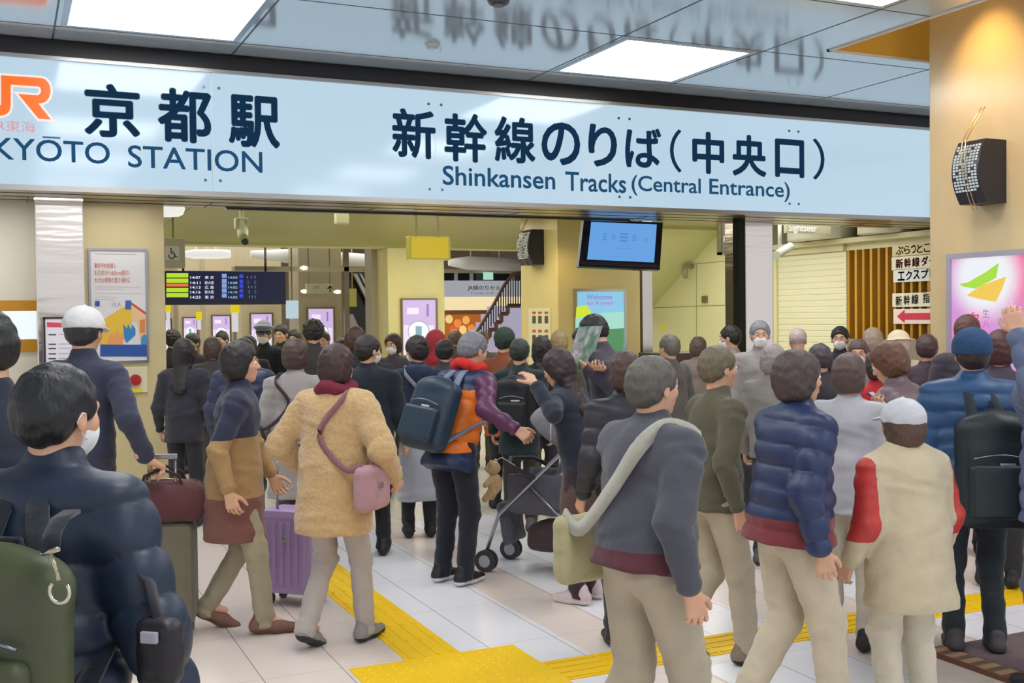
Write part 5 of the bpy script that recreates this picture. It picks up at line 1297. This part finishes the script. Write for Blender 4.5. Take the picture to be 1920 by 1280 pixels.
person('woman in dark grey coat and brown skirt bending towards the pushchair', 1092, 655, 6.7, head=58, coat='262C3E', trou='3A2C34', shoes='D8C2C4', sole='E6DCDC', hair='33262A', hstyle='long', hem=.78, lean=16, nod=16, lhw=(1004, 722, 6.5), skirt=('5C4540', .50, .20), palm={-1: (0, 0, -1)}, curl=(20, 30))
person('man with thick black hair in a dark jacket reading an open map', 1150, 589, 8.0, head=58, coat='46424F', trou='2A2A32', hair='14181A', nod=30, lean=10, hem=.78, lhw=(1098, 688, 7.75), rhw=(1126, 692, 7.6), palm={1: (-.5, 0, 1), -1: (.5, 0, 1)}, curl=(42, 42))
person('brown haired woman in a dark padded coat in front of the map reader', 1176, 668, 5.8, head=12, coat='2B2A34', ckind='nylon', quilt=.1, puff=.01, trou='2A2A30', hair='4A3430', hstyle='bob', hem=.78)
person('big man in dark grey jacket with a pale cross strap and beige trousers', 1205, 686, 3.95, head=-58, coat='4C4E58', ckind='cloth', trou='B3A892', shoes='7A6A5A', hair='5A5650', hstyle='short', hem=.93, width=1.18, puff=.02, stride=.36, coatm=[('5A2C36', 'cloth')], coatfn=lambda c, k: (c[:, 2] < 1.0) & (np.abs(c[:, 0]) < .22), legk=1.25, H=1.58)
person('person in an olive brown jacket and beige trousers behind the man with the cross strap', 1332, 662, 5.5, head=-70, coat='5A5644', trou='B8AD96', shoes='8A7A66', hair='6E6450', hstyle='short', hem=.86, width=1.1, stride=.3, H=1.57, legk=1.15)
person('person in a navy padded jacket with maroon hem and pale beige trousers', 1478, 662, 4.6, head=-74, coat='24335A', ckind='nylon', trou='CBBFA6', shoes='8C7C68', hair='4A3C3A', hstyle='bob', hem=.88, width=1.15, stride=.34, quilt=.1, puff=.02, coatm=[('7A3238', 'cloth')], coatfn=lambda c, k: (c[:, 2] < .99) & (np.abs(c[:, 0]) < .24), legk=1.25, H=1.57)
person('person in a pale grey jacket behind the child in the grey cap', 1588, 672, 5.7, head=-30, coat='B4B4BC', ckind='nylon', trou='C8BEAC', hair='5C4A44', hstyle='bob', hem=.80, mask=True, width=1.05)
person('child in a pale grey cap and beige coat with red sleeves', 1702, 768, 4.7, head=22, coat='C9BC9E', trou='D2C8B4', shoes='A89A88', hat='cap', hatc='C9CBD2', hair='5A4438', hstyle='bob', hem=.62, width=1.25, hs=1.12, coatm=[('C23A34', 'nylon')], coatfn=lambda c, k: (np.abs(c[:, 0]) > .26) & (c[:, 2] > 1.0), legk=1.3, puff=.03)
person('brown haired woman in a mauve padded jacket looking down at her phone', 1706, 644, 6.1, head=52, coat='75646C', ckind='nylon', trou='3A3640', hair='6A4632', hstyle='bob', hem=.80, nod=24, lean=8, lhw=(1668, 772, 5.8), rhw=(1694, 776, 5.75), quilt=.12, puff=.012, palm={1: (-.4, 0, 1), -1: (.4, 0, 1)}, curl=(45, 45))
person('person in a blue knitted beanie and bright blue puffer jacket', 1826, 630, 5.6, head=-10, coat='26507E', ckind='nylon', trou='2A3238', shoes='4A4448', hat='beanie', hatc='2E4E74', hair='3A2E2A', hstyle='short', hem=.76, quilt=.09, puff=.026, width=1.1)
i = INFO['person in a blue knitted beanie and bright blue puffer jacket']
backpack(i, 'large dark green backpack on the person in the blue beanie', col='1E2C30', strap='24343A', w=.36, h=.54, dpt=.2, z=.06, shiftx=.04)
person('brown haired person in front of the pink poster, seen from behind', 1812, 599, 7.9, head=-30, coat='3C3440', hair='5C3A34', hstyle='short', H=1.70)
person('person with a reddish brown bob in front of the pink poster', 1872, 627, 6.95, head=-40, coat='4C4250', hair='4E2A2A', hstyle='bob')
person('person in a grey blue puffer raising an arm by the right picture edge', 1990, 606, 5.0, head=30, coat='5E6A88', ckind='nylon', trou='5C6478', hair='2E3048', hstyle='short', quilt=.1, puff=.02, lhw=(1910, 625, 4.75), hem=.8, H=1.68)
person('person in a bright red coat left of the woman looking at her phone', 1652, 664, 7.4, head=10, coat='B8222C', trou='2A2C38', hair='3A2E2E', hstyle='bob', hem=.80, longc=.6)
# ---- middle and far rows: px, ytop, d, heading, coat, hair, style, extra, label
CROWD = [
 (342, 641, 9.3, 0, '2A2A34', '231C1E', 'long', {}, 'long dark haired woman in a dark coat just right of the left tan pillar'),
 (324, 624, 13.2, 20, '26262E', '1E1A1C', 'bushy', {}, 'person with bushy black hair at the edge of the left tan pillar'),
 (364, 628, 12.6, 170, '3A3440', '2C2426', 'short', {}, 'dark haired person below the second lilac poster facing the camera'),
 (398, 637, 10.6, 10, '3C3838', '4A3A34', 'bob', {}, 'person with a brown bob below the small lilac poster by the yellow banner'),
 (452, 640, 8.6, -10, '2A3150', '2A2224', 'short', dict(width=1.15, ckind='nylon', quilt=.1, puff=.02), 'wide person in a navy padded jacket behind the woman in the tan coat'),
 (466, 634, 11.6, 15, '2C2A34', '2E2628', 'bob', {}, 'dark haired person left of the officer in the grey cap'),
 (497, 612, 13.0, 176, '141A22', '2A2A2C', 'short', dict(hat='peaked', hatc='8A90A0', mask=True), 'officer in a grey peaked cap, white mask and black uniform facing the camera'),
 (531, 612, 14.2, 168, '2A2830', '1E1A1C', 'short', dict(mask=False), 'dark haired man right of the officer facing the camera'),
 (586, 606, 11.0, -5, '3A3A38', '262220', 'bushy', {}, 'tall person with bushy dark hair left of the lilac poster under the arrow sign'),
 (607, 624, 12.8, 178, '1F2A34', '3A2E2A', 'short', {}, 'person in a dark teal coat facing the camera below the arrow sign'),
 (662, 618, 10.2, -15, '1E2430', '4A2C28', 'bob', dict(mask=True), 'reddish haired woman in front of the grey column by the escalator'),
 (741, 630, 11.6, 160, '4A4448', '3A2622', 'bob', dict(mask=True), 'brown haired woman with a mask at the left edge of the large lilac poster'),
 (814, 626, 10.7, -20, '9A2C34', '6A2A2C', 'short', dict(hat='hood', hatc='A02A34'), 'person in a red hood below the large lilac poster'),
 (833, 642, 10.0, 0, '3A3238', '16141A', 'bun', {}, 'woman with a black bun behind the bent man with the red scarf'),
 (856, 622, 13.4, 30, '6A5A4A', '6A5444', 'short', {}, 'brown haired person below the orange lanterns'),
 (902, 624, 12.6, -10, '6A6A5C', '7A6A54', 'short', {}, 'person with light brown hair below the staircase railing'),
 (942, 622, 10.0, -20, '8A4A2C', '26302E', 'short', dict(hat='beanie', hatc='3A4A40', coatm=[('D8581E', 'nylon')], coatfn=lambda c, k: (c[:, 2] < 1.2)), 'person in a dark green beanie and orange jacket right of the bent man'),
 (972, 640, 8.9, -12, '1E2E30', '2C3430', 'short', dict(width=1.05, hem=.7), 'person in a dark green coat between the orange jacket and the pushchair'),
 (1017, 636, 9.6, 8, '24262E', '2A2022', 'long', {}, 'woman with long dark brown hair in front of the wall notice'),
 (1048, 624, 11.0, -8, '4A4436', 'A08A60', 'bob', {}, 'blonde haired person right of the wall notice'),
 (1092, 618, 11.3, 20, '2A2E3A', '1A1C20', 'short', {}, 'black haired person at the left edge of the sky blue poster'),
 (1262, 632, 9.4, 40, '5A5650', '6A6458', 'short', {}, 'grey haired person in front of the dark topped counter'),
 (1306, 636, 11.3, -30, '8A7A74', '5A4A40', 'bob', {}, 'person in a taupe jacket at the middle of the dark topped counter'),
 (1380, 614, 10.4, 66, '9A8C80', '1E1A1C', 'short', dict(mask=True, nod=6), 'masked black haired man in a taupe coat turned left at the black post'),
 (1424, 606, 9.4, 172, '9E9A96', '8A8A8E', 'short', dict(mask=True), 'grey haired person with a white mask in front of the right steel column'),
 (1502, 618, 9.9, 4, '38363C', 'C9B6B0', 'bald', dict(lean=8), 'nearly bald man in a dark jacket in front of the shutter'),
 (1446, 652, 7.6, -30, '8C8880', '9A9290', 'bob', dict(mask=True), 'person in a light grey coat below the right steel column'),
 (1576, 616, 10.4, 158, '2C2A34', '1A1618', 'short', dict(mask=True), 'black haired man with a mask beside the wooden louvre facing the camera'),
 (1610, 640, 9.0, 160, '8E7F7E', '5A4A44', 'short', dict(mask=True), 'person in a greyish pink coat with a mask below the wooden louvre'),
 (1544, 650, 7.9, 20, '3A3A42', '4A4448', 'short', {}, 'dark haired person below the shutter, in a charcoal jacket'),
 (1638, 620, 10.0, -10, '8A7E74', 'A89684', 'bob', {}, 'light brown haired person below the right end of the wooden louvre'),
 (1690, 624, 9.2, 5, 'C2B89E', 'D8CBB0', 'short', dict(hat='brim', hatc='E4D6B8'), 'person in a cream brimmed hat below the red arrow placard'),
 (1738, 632, 8.4, -20, '4A3A44', '4A3436', 'short', {}, 'dark haired person at the left edge of the big tan pillar'),
 (640, 638, 12.0, 5, '2A3038', '2A2426', 'short', {}, 'short haired person in a slate coat beside the escalator'),
 (420, 624, 14.6, 165, '3A3A44', '2E2A2C', 'short', {}, 'distant dark haired person below the yellow and white banner post'),
 (555, 622, 14.8, 170, '30303A', '2A2628', 'bob', {}, 'distant person in front of the wall between two lilac posters'),
 (700, 640, 11.0, 172, '2C3038', '3A2E2C', 'bob', dict(mask=True), 'person in a charcoal coat in front of the pale grey column, wearing a mask'),
]
for k, (px, yt, d, hd, coat, hair_, st_, kw, lab) in enumerate(CROWD):
    kw = dict(kw); 
    person(lab, px, yt, d, head=hd, coat=coat, hair=hair_, hstyle=st_, trou=('2A2C34', '3A3634', '30303A', '4A463E')[k % 4], shoes=('1E1E22', '3A2E2A', '5A5654')[k % 3], hem=kw.pop('hem', (.78, .70, .84)[k % 3]), nod=kw.pop('nod', (2, 8, 5)[k % 3]), **kw)
# ------------------------------------------------------------------ things carried, pulled and pushed
i = INFO[MAIN]
backpack(i, 'round dark navy backpack with silver badge on the bent man in the red scarf', col='1F3448', accent='E8E8EC', strap='7C86A0', w=.36, h=.46, dpt=.17, z=.14, shiftx=-.02, tilt=6)
def floorpt(px, d, rz=0): p = atd(px, 640, d); return Vector((p.x, p.y, 0))
def xf(o, loc, rz): o.matrix_world = Matrix.Translation(loc) @ Matrix.Rotation(rz, 4, 'Z')
def suitcase(px, d, head, w, h, dp, col, label, handle=1.0, ribs=True, kind='plastic'):
    e = empty('suitcase', floorpt(px, d), YAW + R(head)); tag(e, label, 'suitcase', 'wheeled suitcases')
    b = MB(); b.box((-w / 2, -dp / 2, .07), (w / 2, dp / 2, .07 + h), .045)
    if ribs:
        for k in range(6):
            x = -w / 2 + w * (k + 1) / 7; b.box((x - .012, -dp / 2 - .008, .13), (x + .012, dp / 2 + .008, h), .006)
    o = b.build('shell', mat(col, kind), e)
    for f_ in o.data.polygons: f_.use_smooth = False
    for sx_ in (-1, 1):
        for sy_ in (-1, 1):
            b = MB(); c_ = Vector((sx_ * w * .38, sy_ * dp * .3, .035)); b.cyl(c_ - Vector((.012, 0, 0)), c_ + Vector((.012, 0, 0)), .034, n=16); b.box(c_ + Vector((-.018, -.014, .02)), c_ + Vector((.018, .014, .04))); b.build('wheel', mat('2A2A2E', 'plastic'), e)
    b = MB(); top = .07 + h
    for sx_ in (-1, 1): b.cyl((sx_ * w * .22, -dp * .3, top - .02), (sx_ * w * .22, -dp * .3, handle), .008, n=10)
    b.box((-w * .26, -dp * .3 - .014, handle - .012), (w * .26, -dp * .3 + .014, handle + .016), .008); b.build('handle', mat('9A9AA0', 'metal', r=.25), e)
    b = MB(); b.cyl((0, -dp / 2 - .001, h * .8), (0, -dp / 2 - .009, h * .8), .02); b.build('badge', mat('C8C8CC', 'metal'), e)
    return e
suitcase(304, 6.1, 8, .32, .56, .24, '6E6A58', 'olive grey fabric suitcase under a reddish brown duffel bag, held by the guard', handle=1.0, ribs=False, kind='cloth')
s1 = suitcase(548, 6.75, -20, .36, .52, .24, 'A48CB8', 'lavender ribbed hard shell suitcase between the tan coat and the camel coat', handle=.98)
# duffel on the suitcase
e = empty('duffel_bag', floorpt(304, 6.1), YAW + R(8)); tag(e, 'reddish brown duffel bag sitting on the olive grey suitcase', 'bag')
A = Field(.007); A.rbox((0.01, -.03, .75), (.23, .12, .115), .10, .01, None); newobj('bag_body', A.mesh('bag_body', noise=.003, nsc=30), mat('5A3234', 'cloth'), e)
b = MB()
for y_ in (-.10, .04): b.tube([(-.11, y_, .84), (-.09, y_, .90), (0, y_, .935), (.09, y_, .90), (.11, y_, .84)], .009, 8)
b.build('handle', mat('3E2224', 'cloth'), e)
b = MB(); b.tube([(-.19, -.04, .862), (0, -.03, .872), (.19, -.04, .862)], .004, 6); b.build('zip', mat('B09878', 'metal'), e)
# silver ring on nearest man's backpack
i0 = INFO['man seen from behind in a navy quilted puffer jacket carrying an olive backpack']
e = held('karabiner', 'silver ring clip hanging from the strap of the nearest olive backpack', 'clip', i0)
c0 = i0['toloc'](atd(122, 1110, 2.10))
b = MB(); c0 = Vector(c0)
b.tube([c0 + Vector((-.012 + .022 * math.cos(t) , 0, .022 * math.sin(t))) for t in [R(a) for a in range(-220, 60, 20)]], .0035, 8); b.build('ring', mat('D8D4C4', 'metal', r=.15), e)
b = MB(); b.tube([c0 + Vector((-.012, 0, .022)), c0 + Vector((-.03, .0, .075))], .004, 8); b.tube([c0 + Vector((-.05, 0, .072)), c0 + Vector((-.012, 0, .082))], .005, 8); b.build('clasp', mat('B8B49C', 'metal', r=.2), e)
b = MB(); ribbon(b, [c0 + Vector((-.03, .0, .078)), c0 + Vector((-.045, .025, .105)), c0 + Vector((-.06, .07, .125)), c0 + Vector((-.075, .13, .13))], .035, .008, Vector((1, 0, 0))); b.build('webbing', mat('16202C', 'cloth'), e)
# small pouch at his right
e = held('pouch', 'small black pouch with a grey buckle at the right elbow of the nearest man', 'bag', i0)
cp = Vector(toloc_ if False else i0['toloc'](atd(300, 1222, 2.36)))
A = Field(.005); A.rbox(np.array(cp), (.05, .035, .075), .03, .01); newobj('bag_body', A.mesh('bag_body', noise=.002, nsc=50), mat('1C1A22', 'nylon'), e)
b = MB(); b.box(cp + Vector((-.02, -.045, .03)), cp + Vector((.02, -.034, .055)), .004); b.build('buckle', mat('A9A8B4', 'plastic'), e)
b = MB(); ribbon(b, [cp + Vector((0, 0, .06)), cp + Vector((-.04, .03, .14)), cp + Vector((-.14, .08, .2))], .03, .005, Vector((0, 1, 0))); b.build('strap', mat('2A2832', 'cloth'), e)

# open map in the reader's hands
i = INFO['man with thick black hair in a dark jacket reading an open map']
e = held('map', 'open greenish folded map held up by the man with thick black hair', 'map', i)
m = bpy.data.materials.new('map_print'); m.use_nodes = True; N_ = m.node_tree.nodes; L_ = m.node_tree.links; bs = N_['Principled BSDF']
t = N_.new('ShaderNodeTexNoise'); t.inputs['Scale'].default_value = 14; t.inputs['Detail'].default_value = 5; tc = N_.new('ShaderNodeTexCoord'); L_.new(tc.outputs['Object'], t.inputs['Vector'])
cr = N_.new('ShaderNodeValToRGB'); cr.color_ramp.elements[0].position = .38; cr.color_ramp.elements[0].color = lin('6E9C8C'); cr.color_ramp.elements[1].position = .62; cr.color_ramp.elements[1].color = lin('D8E2DC')
el = cr.color_ramp.elements.new(.5); el.color = lin('9EC4A8'); el = cr.color_ramp.elements.new(.56); el.color = lin('B8B0CC'); L_.new(t.outputs[0], cr.inputs[0]); L_.new(cr.outputs[0], bs.inputs['Base Color']); bs.inputs['Roughness'].default_value = .6
cA, cB = np.array(i['WR'][-1]), np.array(i['WR'][1]); ctr = (cA + cB) / 2 + np.array((0, .06, .13)); b = MB()
cols = 9; rows = 6; G_ = [[None] * (rows + 1) for _ in range(cols + 1)]
for a in range(cols + 1):
    for c_ in range(rows + 1):
        x = (a / cols - .5) * .36; z_ = (c_ / rows - .5) * .32; G_[a][c_] = b._v(Vector(ctr) + Vector((x, .018 * abs(((a / cols * 4) % 2) - 1) + z_ * -.35, z_)))
for a in range(cols):
    for c_ in range(rows): b.b.faces.new((G_[a][c_], G_[a + 1][c_], G_[a + 1][c_ + 1], G_[a][c_ + 1]))
o = b.build('sheet', m, e); md = o.modifiers.new('thick', 'SOLIDIFY'); md.thickness = .0015
# phone
i = INFO['brown haired woman in a mauve padded jacket looking down at her phone']
e = held('phone', 'dark red phone in the hands of the woman in the mauve jacket', 'phone', i)
cc = Vector((np.array(i['WR'][-1]) + np.array(i['WR'][1])) / 2) + Vector((0, .09, .05))
Mx = Matrix.Translation(cc) @ Matrix.Rotation(R(-50), 4, 'X')
b = MB(); b.box((-.037, -.005, -.075), (.037, .005, .075), .005, Mx); b.build('case', mat('7A2430', 'plastic'), e)
b = MB(); b.box((-.033, -.0062, -.069), (.033, -.005, .069), 0, Mx); b.build('display', mat('C8D8E8', 'emit', e=.6), e)
# shoulder bags: strap goes over one shoulder and across the body
def shoulder_bag(i, label, col, strap, size, side=-1, zc=.0, back=True, w=.045, kind='cloth', cross=True, cat='bag'):
    e = held('shoulder_bag', label, cat, i, 'bags carried in the crowd'); s_, u, f, sx, P0, N, W = i['s'], i['u'], i['f'], i['sx'], i['P0'], i['N'], i['W']
    c_ = P0 + u * zc * s_ + sx * side * .22 * W - f * .06
    if not back: c_ = c_ + f * .12
    A = Field(.006); A.rbox(c_ + sx * side * size[1] / 2, (size[1] / 2, size[0] / 2, size[2] / 2), min(size[1] * .45, .05), .01); newobj('bag_body', A.mesh('bag_body', noise=.002, nsc=40), mat(col, kind), e)
    sh = i['SH'][-side if cross else side]; top = c_ + sx * side * size[1] / 2 + u * size[2] * .5
    pts = [top - f * size[0] * .4, P0 + u * .12 * s_ + sx * side * .16 * W - f * .150 * W, P0 + u * .30 * s_ - f * .150 * W, sh * .6 + N * .4 - f * .13, sh * .55 + N * .45 + u * .095 * s_ - u * .03, sh * .6 + N * .4 + f * .13, P0 + u * .30 * s_ + f * .150 * W, P0 + u * .12 * s_ + sx * side * .16 * W + f * .15 * W, top + f * size[0] * .4]
    pts = [Vector(p) for p in pts]; sm = []
    for a_ in range(len(pts) - 1):
        p0, p1, p2, p3 = pts[max(a_ - 1, 0)], pts[a_], pts[a_ + 1], pts[min(a_ + 2, len(pts) - 1)]
        for t in (0, .2, .4, .6, .8): sm.append(.5 * ((2 * p1) + (-p0 + p2) * t + (2 * p0 - 5 * p1 + 4 * p2 - p3) * t * t + (-p0 + 3 * p1 - 3 * p2 + p3) * t ** 3))
    sm.append(pts[-1]); b = MB(); ribbon(b, sm, w, .01, Vector(u)); b.build('strap', mat(strap, 'cloth'), e)
    b = MB(); q = Vector(c_ + sx * side * (size[1] + .004)); b.box(q + Vector((-.004, -.02, .0)), q + Vector((.004, .02, .03)), .002); b.build('clasp', mat('C8C4B0', 'metal', r=.25), e)
    return e
shoulder_bag(INFO['big man in dark grey jacket with a pale cross strap and beige trousers'], 'pale khaki shoulder bag with a wide pale strap on the big man in dark grey', 'B0A880', 'ADACA0', (.26, .10, .26), side=-1, zc=.02, w=.055)
shoulder_bag(INFO['person in a fluffy camel coat with a maroon scarf and mauve handbag'], 'mauve pink handbag hanging at the side of the camel coat', 'B08890', '8E6068', (.26, .10, .24), side=1, zc=.02, w=.03, cross=False)
shoulder_bag(INFO['woman in a navy hooded coat beside'] if 'woman in a navy hooded coat beside' in INFO else INFO['woman in navy hooded coat and grey patterned skirt beside the bent man'], 'pale grey bag on the woman in the patterned skirt', 'C4C4CC', '8A8A94', (.24, .08, .28), side=-1, zc=-.02, w=.03, cross=False)
for k_, (lab, la, col, sc_) in enumerate((('person in a dark green coat between the orange jacket and the pushchair', 'black backpack on the person in the dark green coat', '1A1E22', 1), ('nearly bald man in a dark jacket in front of the shutter', 'blue grey backpack on the nearly bald man by the shutter', '3E4658', 1), ('woman seen from behind in a pale grey coat with brown hair', 'dark plum shoulder bag on the woman in the pale grey coat', '3E2A3A', 0), ('person in a dark green beanie and orange jacket right of the bent man', 'khaki shoulder bag on the person in the green beanie', '6A6444', 0))):
    if sc_: backpack(INFO[lab], la, col=col, strap='3A3E46', w=.29, h=.42, dpt=.14, z=.20, pocket=True)
    else: shoulder_bag(INFO[lab], la, col, col, (.26, .09, .22), side=1 if k_ % 2 else -1, zc=.03, w=.025, cross=False)

# pushchair
pc = floorpt(1030, 7.55); rzp = YAW + R(66)
e = empty('pushchair', pc, rzp); tag(e, 'grey pushchair with silver legs and double wheels facing left', 'pushchair')
FR = mat('AEB2B8', 'metal', r=.25); GF = mat('5C5C68', 'cloth'); GF2 = mat('484854', 'cloth')
for k in (1, -1):
    b = MB(); b.tube([(.21 * k, .40, .13), (.21 * k, .30, .40), (.22 * k, .02, .66), (.23 * k, -.34, 1.0), (.23 * k, -.42, 1.05)], .013, 10); b.build('side_tube', FR, e)
    b = MB(); b.tube([(.21 * k, -.36, .13), (.21 * k, -.2, .36), (.215 * k, .06, .60)], .013, 10); b.build('leg', FR, e)
    for y_ in (.40, -.38):
        for o_ in (-.022, .022):
            b = MB(); c_ = Vector((.21 * k + o_, y_, .075)); b.cyl(c_ - Vector((.011, 0, 0)), c_ + Vector((.011, 0, 0)), .075, n=24); b.mi = 1; b.cyl(c_ - Vector((.013, 0, 0)), c_ + Vector((.013, 0, 0)), .042, n=20); b.build('wheel', [mat('3A3A40', 'plastic', r=.6), mat('B4B4BA', 'plastic')], e)
        b = MB(); b.cyl((.21 * k - .03, y_, .075), (.21 * k + .03, y_, .075), .009); b.cyl((.21 * k, y_, .075), (.21 * k, y_, .15), .012); b.build('wheel_fork', FR, e)
b = MB(); b.cyl((-.21, .32, .36), (.21, .32, .36), .010); b.cyl((-.21, -.24, .30), (.21, -.24, .30), .010); b.cyl((-.23, -.42, 1.05), (.23, -.42, 1.05), .017); b.build('crossbar', FR, e)
b = MB(); b.tube([(-.22, .02, .66), (-.21, .22, .74), (0, .30, .76), (.21, .22, .74), (.22, .02, .66)], .016, 10); b.build('bumper_bar', mat('3A3A44', 'cloth'), e)
A = Field(.009); A.rbox((0, .06, .46), (.19, .20, .06), .05, .03); A.rbox((0, -.16, .70), (.19, .055, .28), .05, .04, rotm('X', 22)); A.rbox((0, .30, .32), (.16, .03, .15), .03, .03, rotm('X', -10))
for k in (1, -1): A.rbox((.185 * k, .04, .56), (.02, .2, .12), .02, .03)
newobj('seat', A.mesh('seat', noise=.003, nsc=25), GF, e)
A = Field(.009); A.ell((0, -.12, .92), (.235, .30, .26), .02); A.ell((0, -.10, .88), (.215, .28, .24), .01, op='s'); A.plane((0, -.10, .90), (0, .55, -.85), .01); A.plane((0, .12, .9), (0, 1, -.2), .01)
newobj('hood', A.mesh('hood', noise=.003, nsc=30), mat('74747E', 'nylon'), e)
b = MB()
for a_ in (-.18, .02): b.tube([(.238 * math.cos(t), -.12 + a_ + .02 * math.sin(t), .92 + .262 * math.sin(t) * math.sqrt(max(0, 1 - (a_ / .3) ** 2))) for t in [R(x) for x in range(0, 181, 15)]], .005, 6)
b.build('hood_piping', mat('C8CCD2', 'cloth'), e)
A = Field(.009); A.rbox((0, -.08, .24), (.18, .20, .09), .05, .02); newobj('basket', A.mesh('basket', noise=.004, nsc=30), mat('4A3A3C', 'cloth'), e)
# toy bear hanging at the front
e = empty('plush_bear', pc, rzp); tag(e, 'small tan plush bear hanging on the front of the pushchair', 'toy')
tb = np.array((-.27, .30, .62)); PM = mat('C8A878', 'fluffy')
A = Field(.005); A.ell(tb, (.055, .05, .07), .02); 
for k in (1, -1):
    A.cone(tb + (.03 * k, .01, -.05), tb + (.05 * k, .05, -.10), .026, .024, .02); A.cone(tb + (.04 * k, .01, .035), tb + (.085 * k, .03, -.0), .021, .019, .02)
newobj('body', A.mesh('body', noise=.0015, nsc=90), PM, e)
A = Field(.005); hc = tb + (0, .01, .105); A.ell(hc, (.052, .048, .048), .01); A.ell(hc + (0, .042, -.012), (.022, .02, .018), .015)
for k in (1, -1): A.ell(hc + (.038 * k, 0, .042), (.018, .012, .018), .01)
newobj('head', A.mesh('head', noise=.0012, nsc=90), PM, e)
b = MB(); b.ball(hc + np.array((0, .062, -.006)), .006, 8)
for k in (1, -1): b.ball(hc + np.array((.018 * k, .044, .012)), .005, 8)
b.build('face', mat('1A1412', 'plastic'), e)
b = MB(); b.tube([Vector(hc + (0, 0, .04)), Vector(hc + (.03, -.05, .07)), Vector((-.215, .17, .74))], .003, 6); b.build('string', mat('D8D4CC', 'cloth'), e)
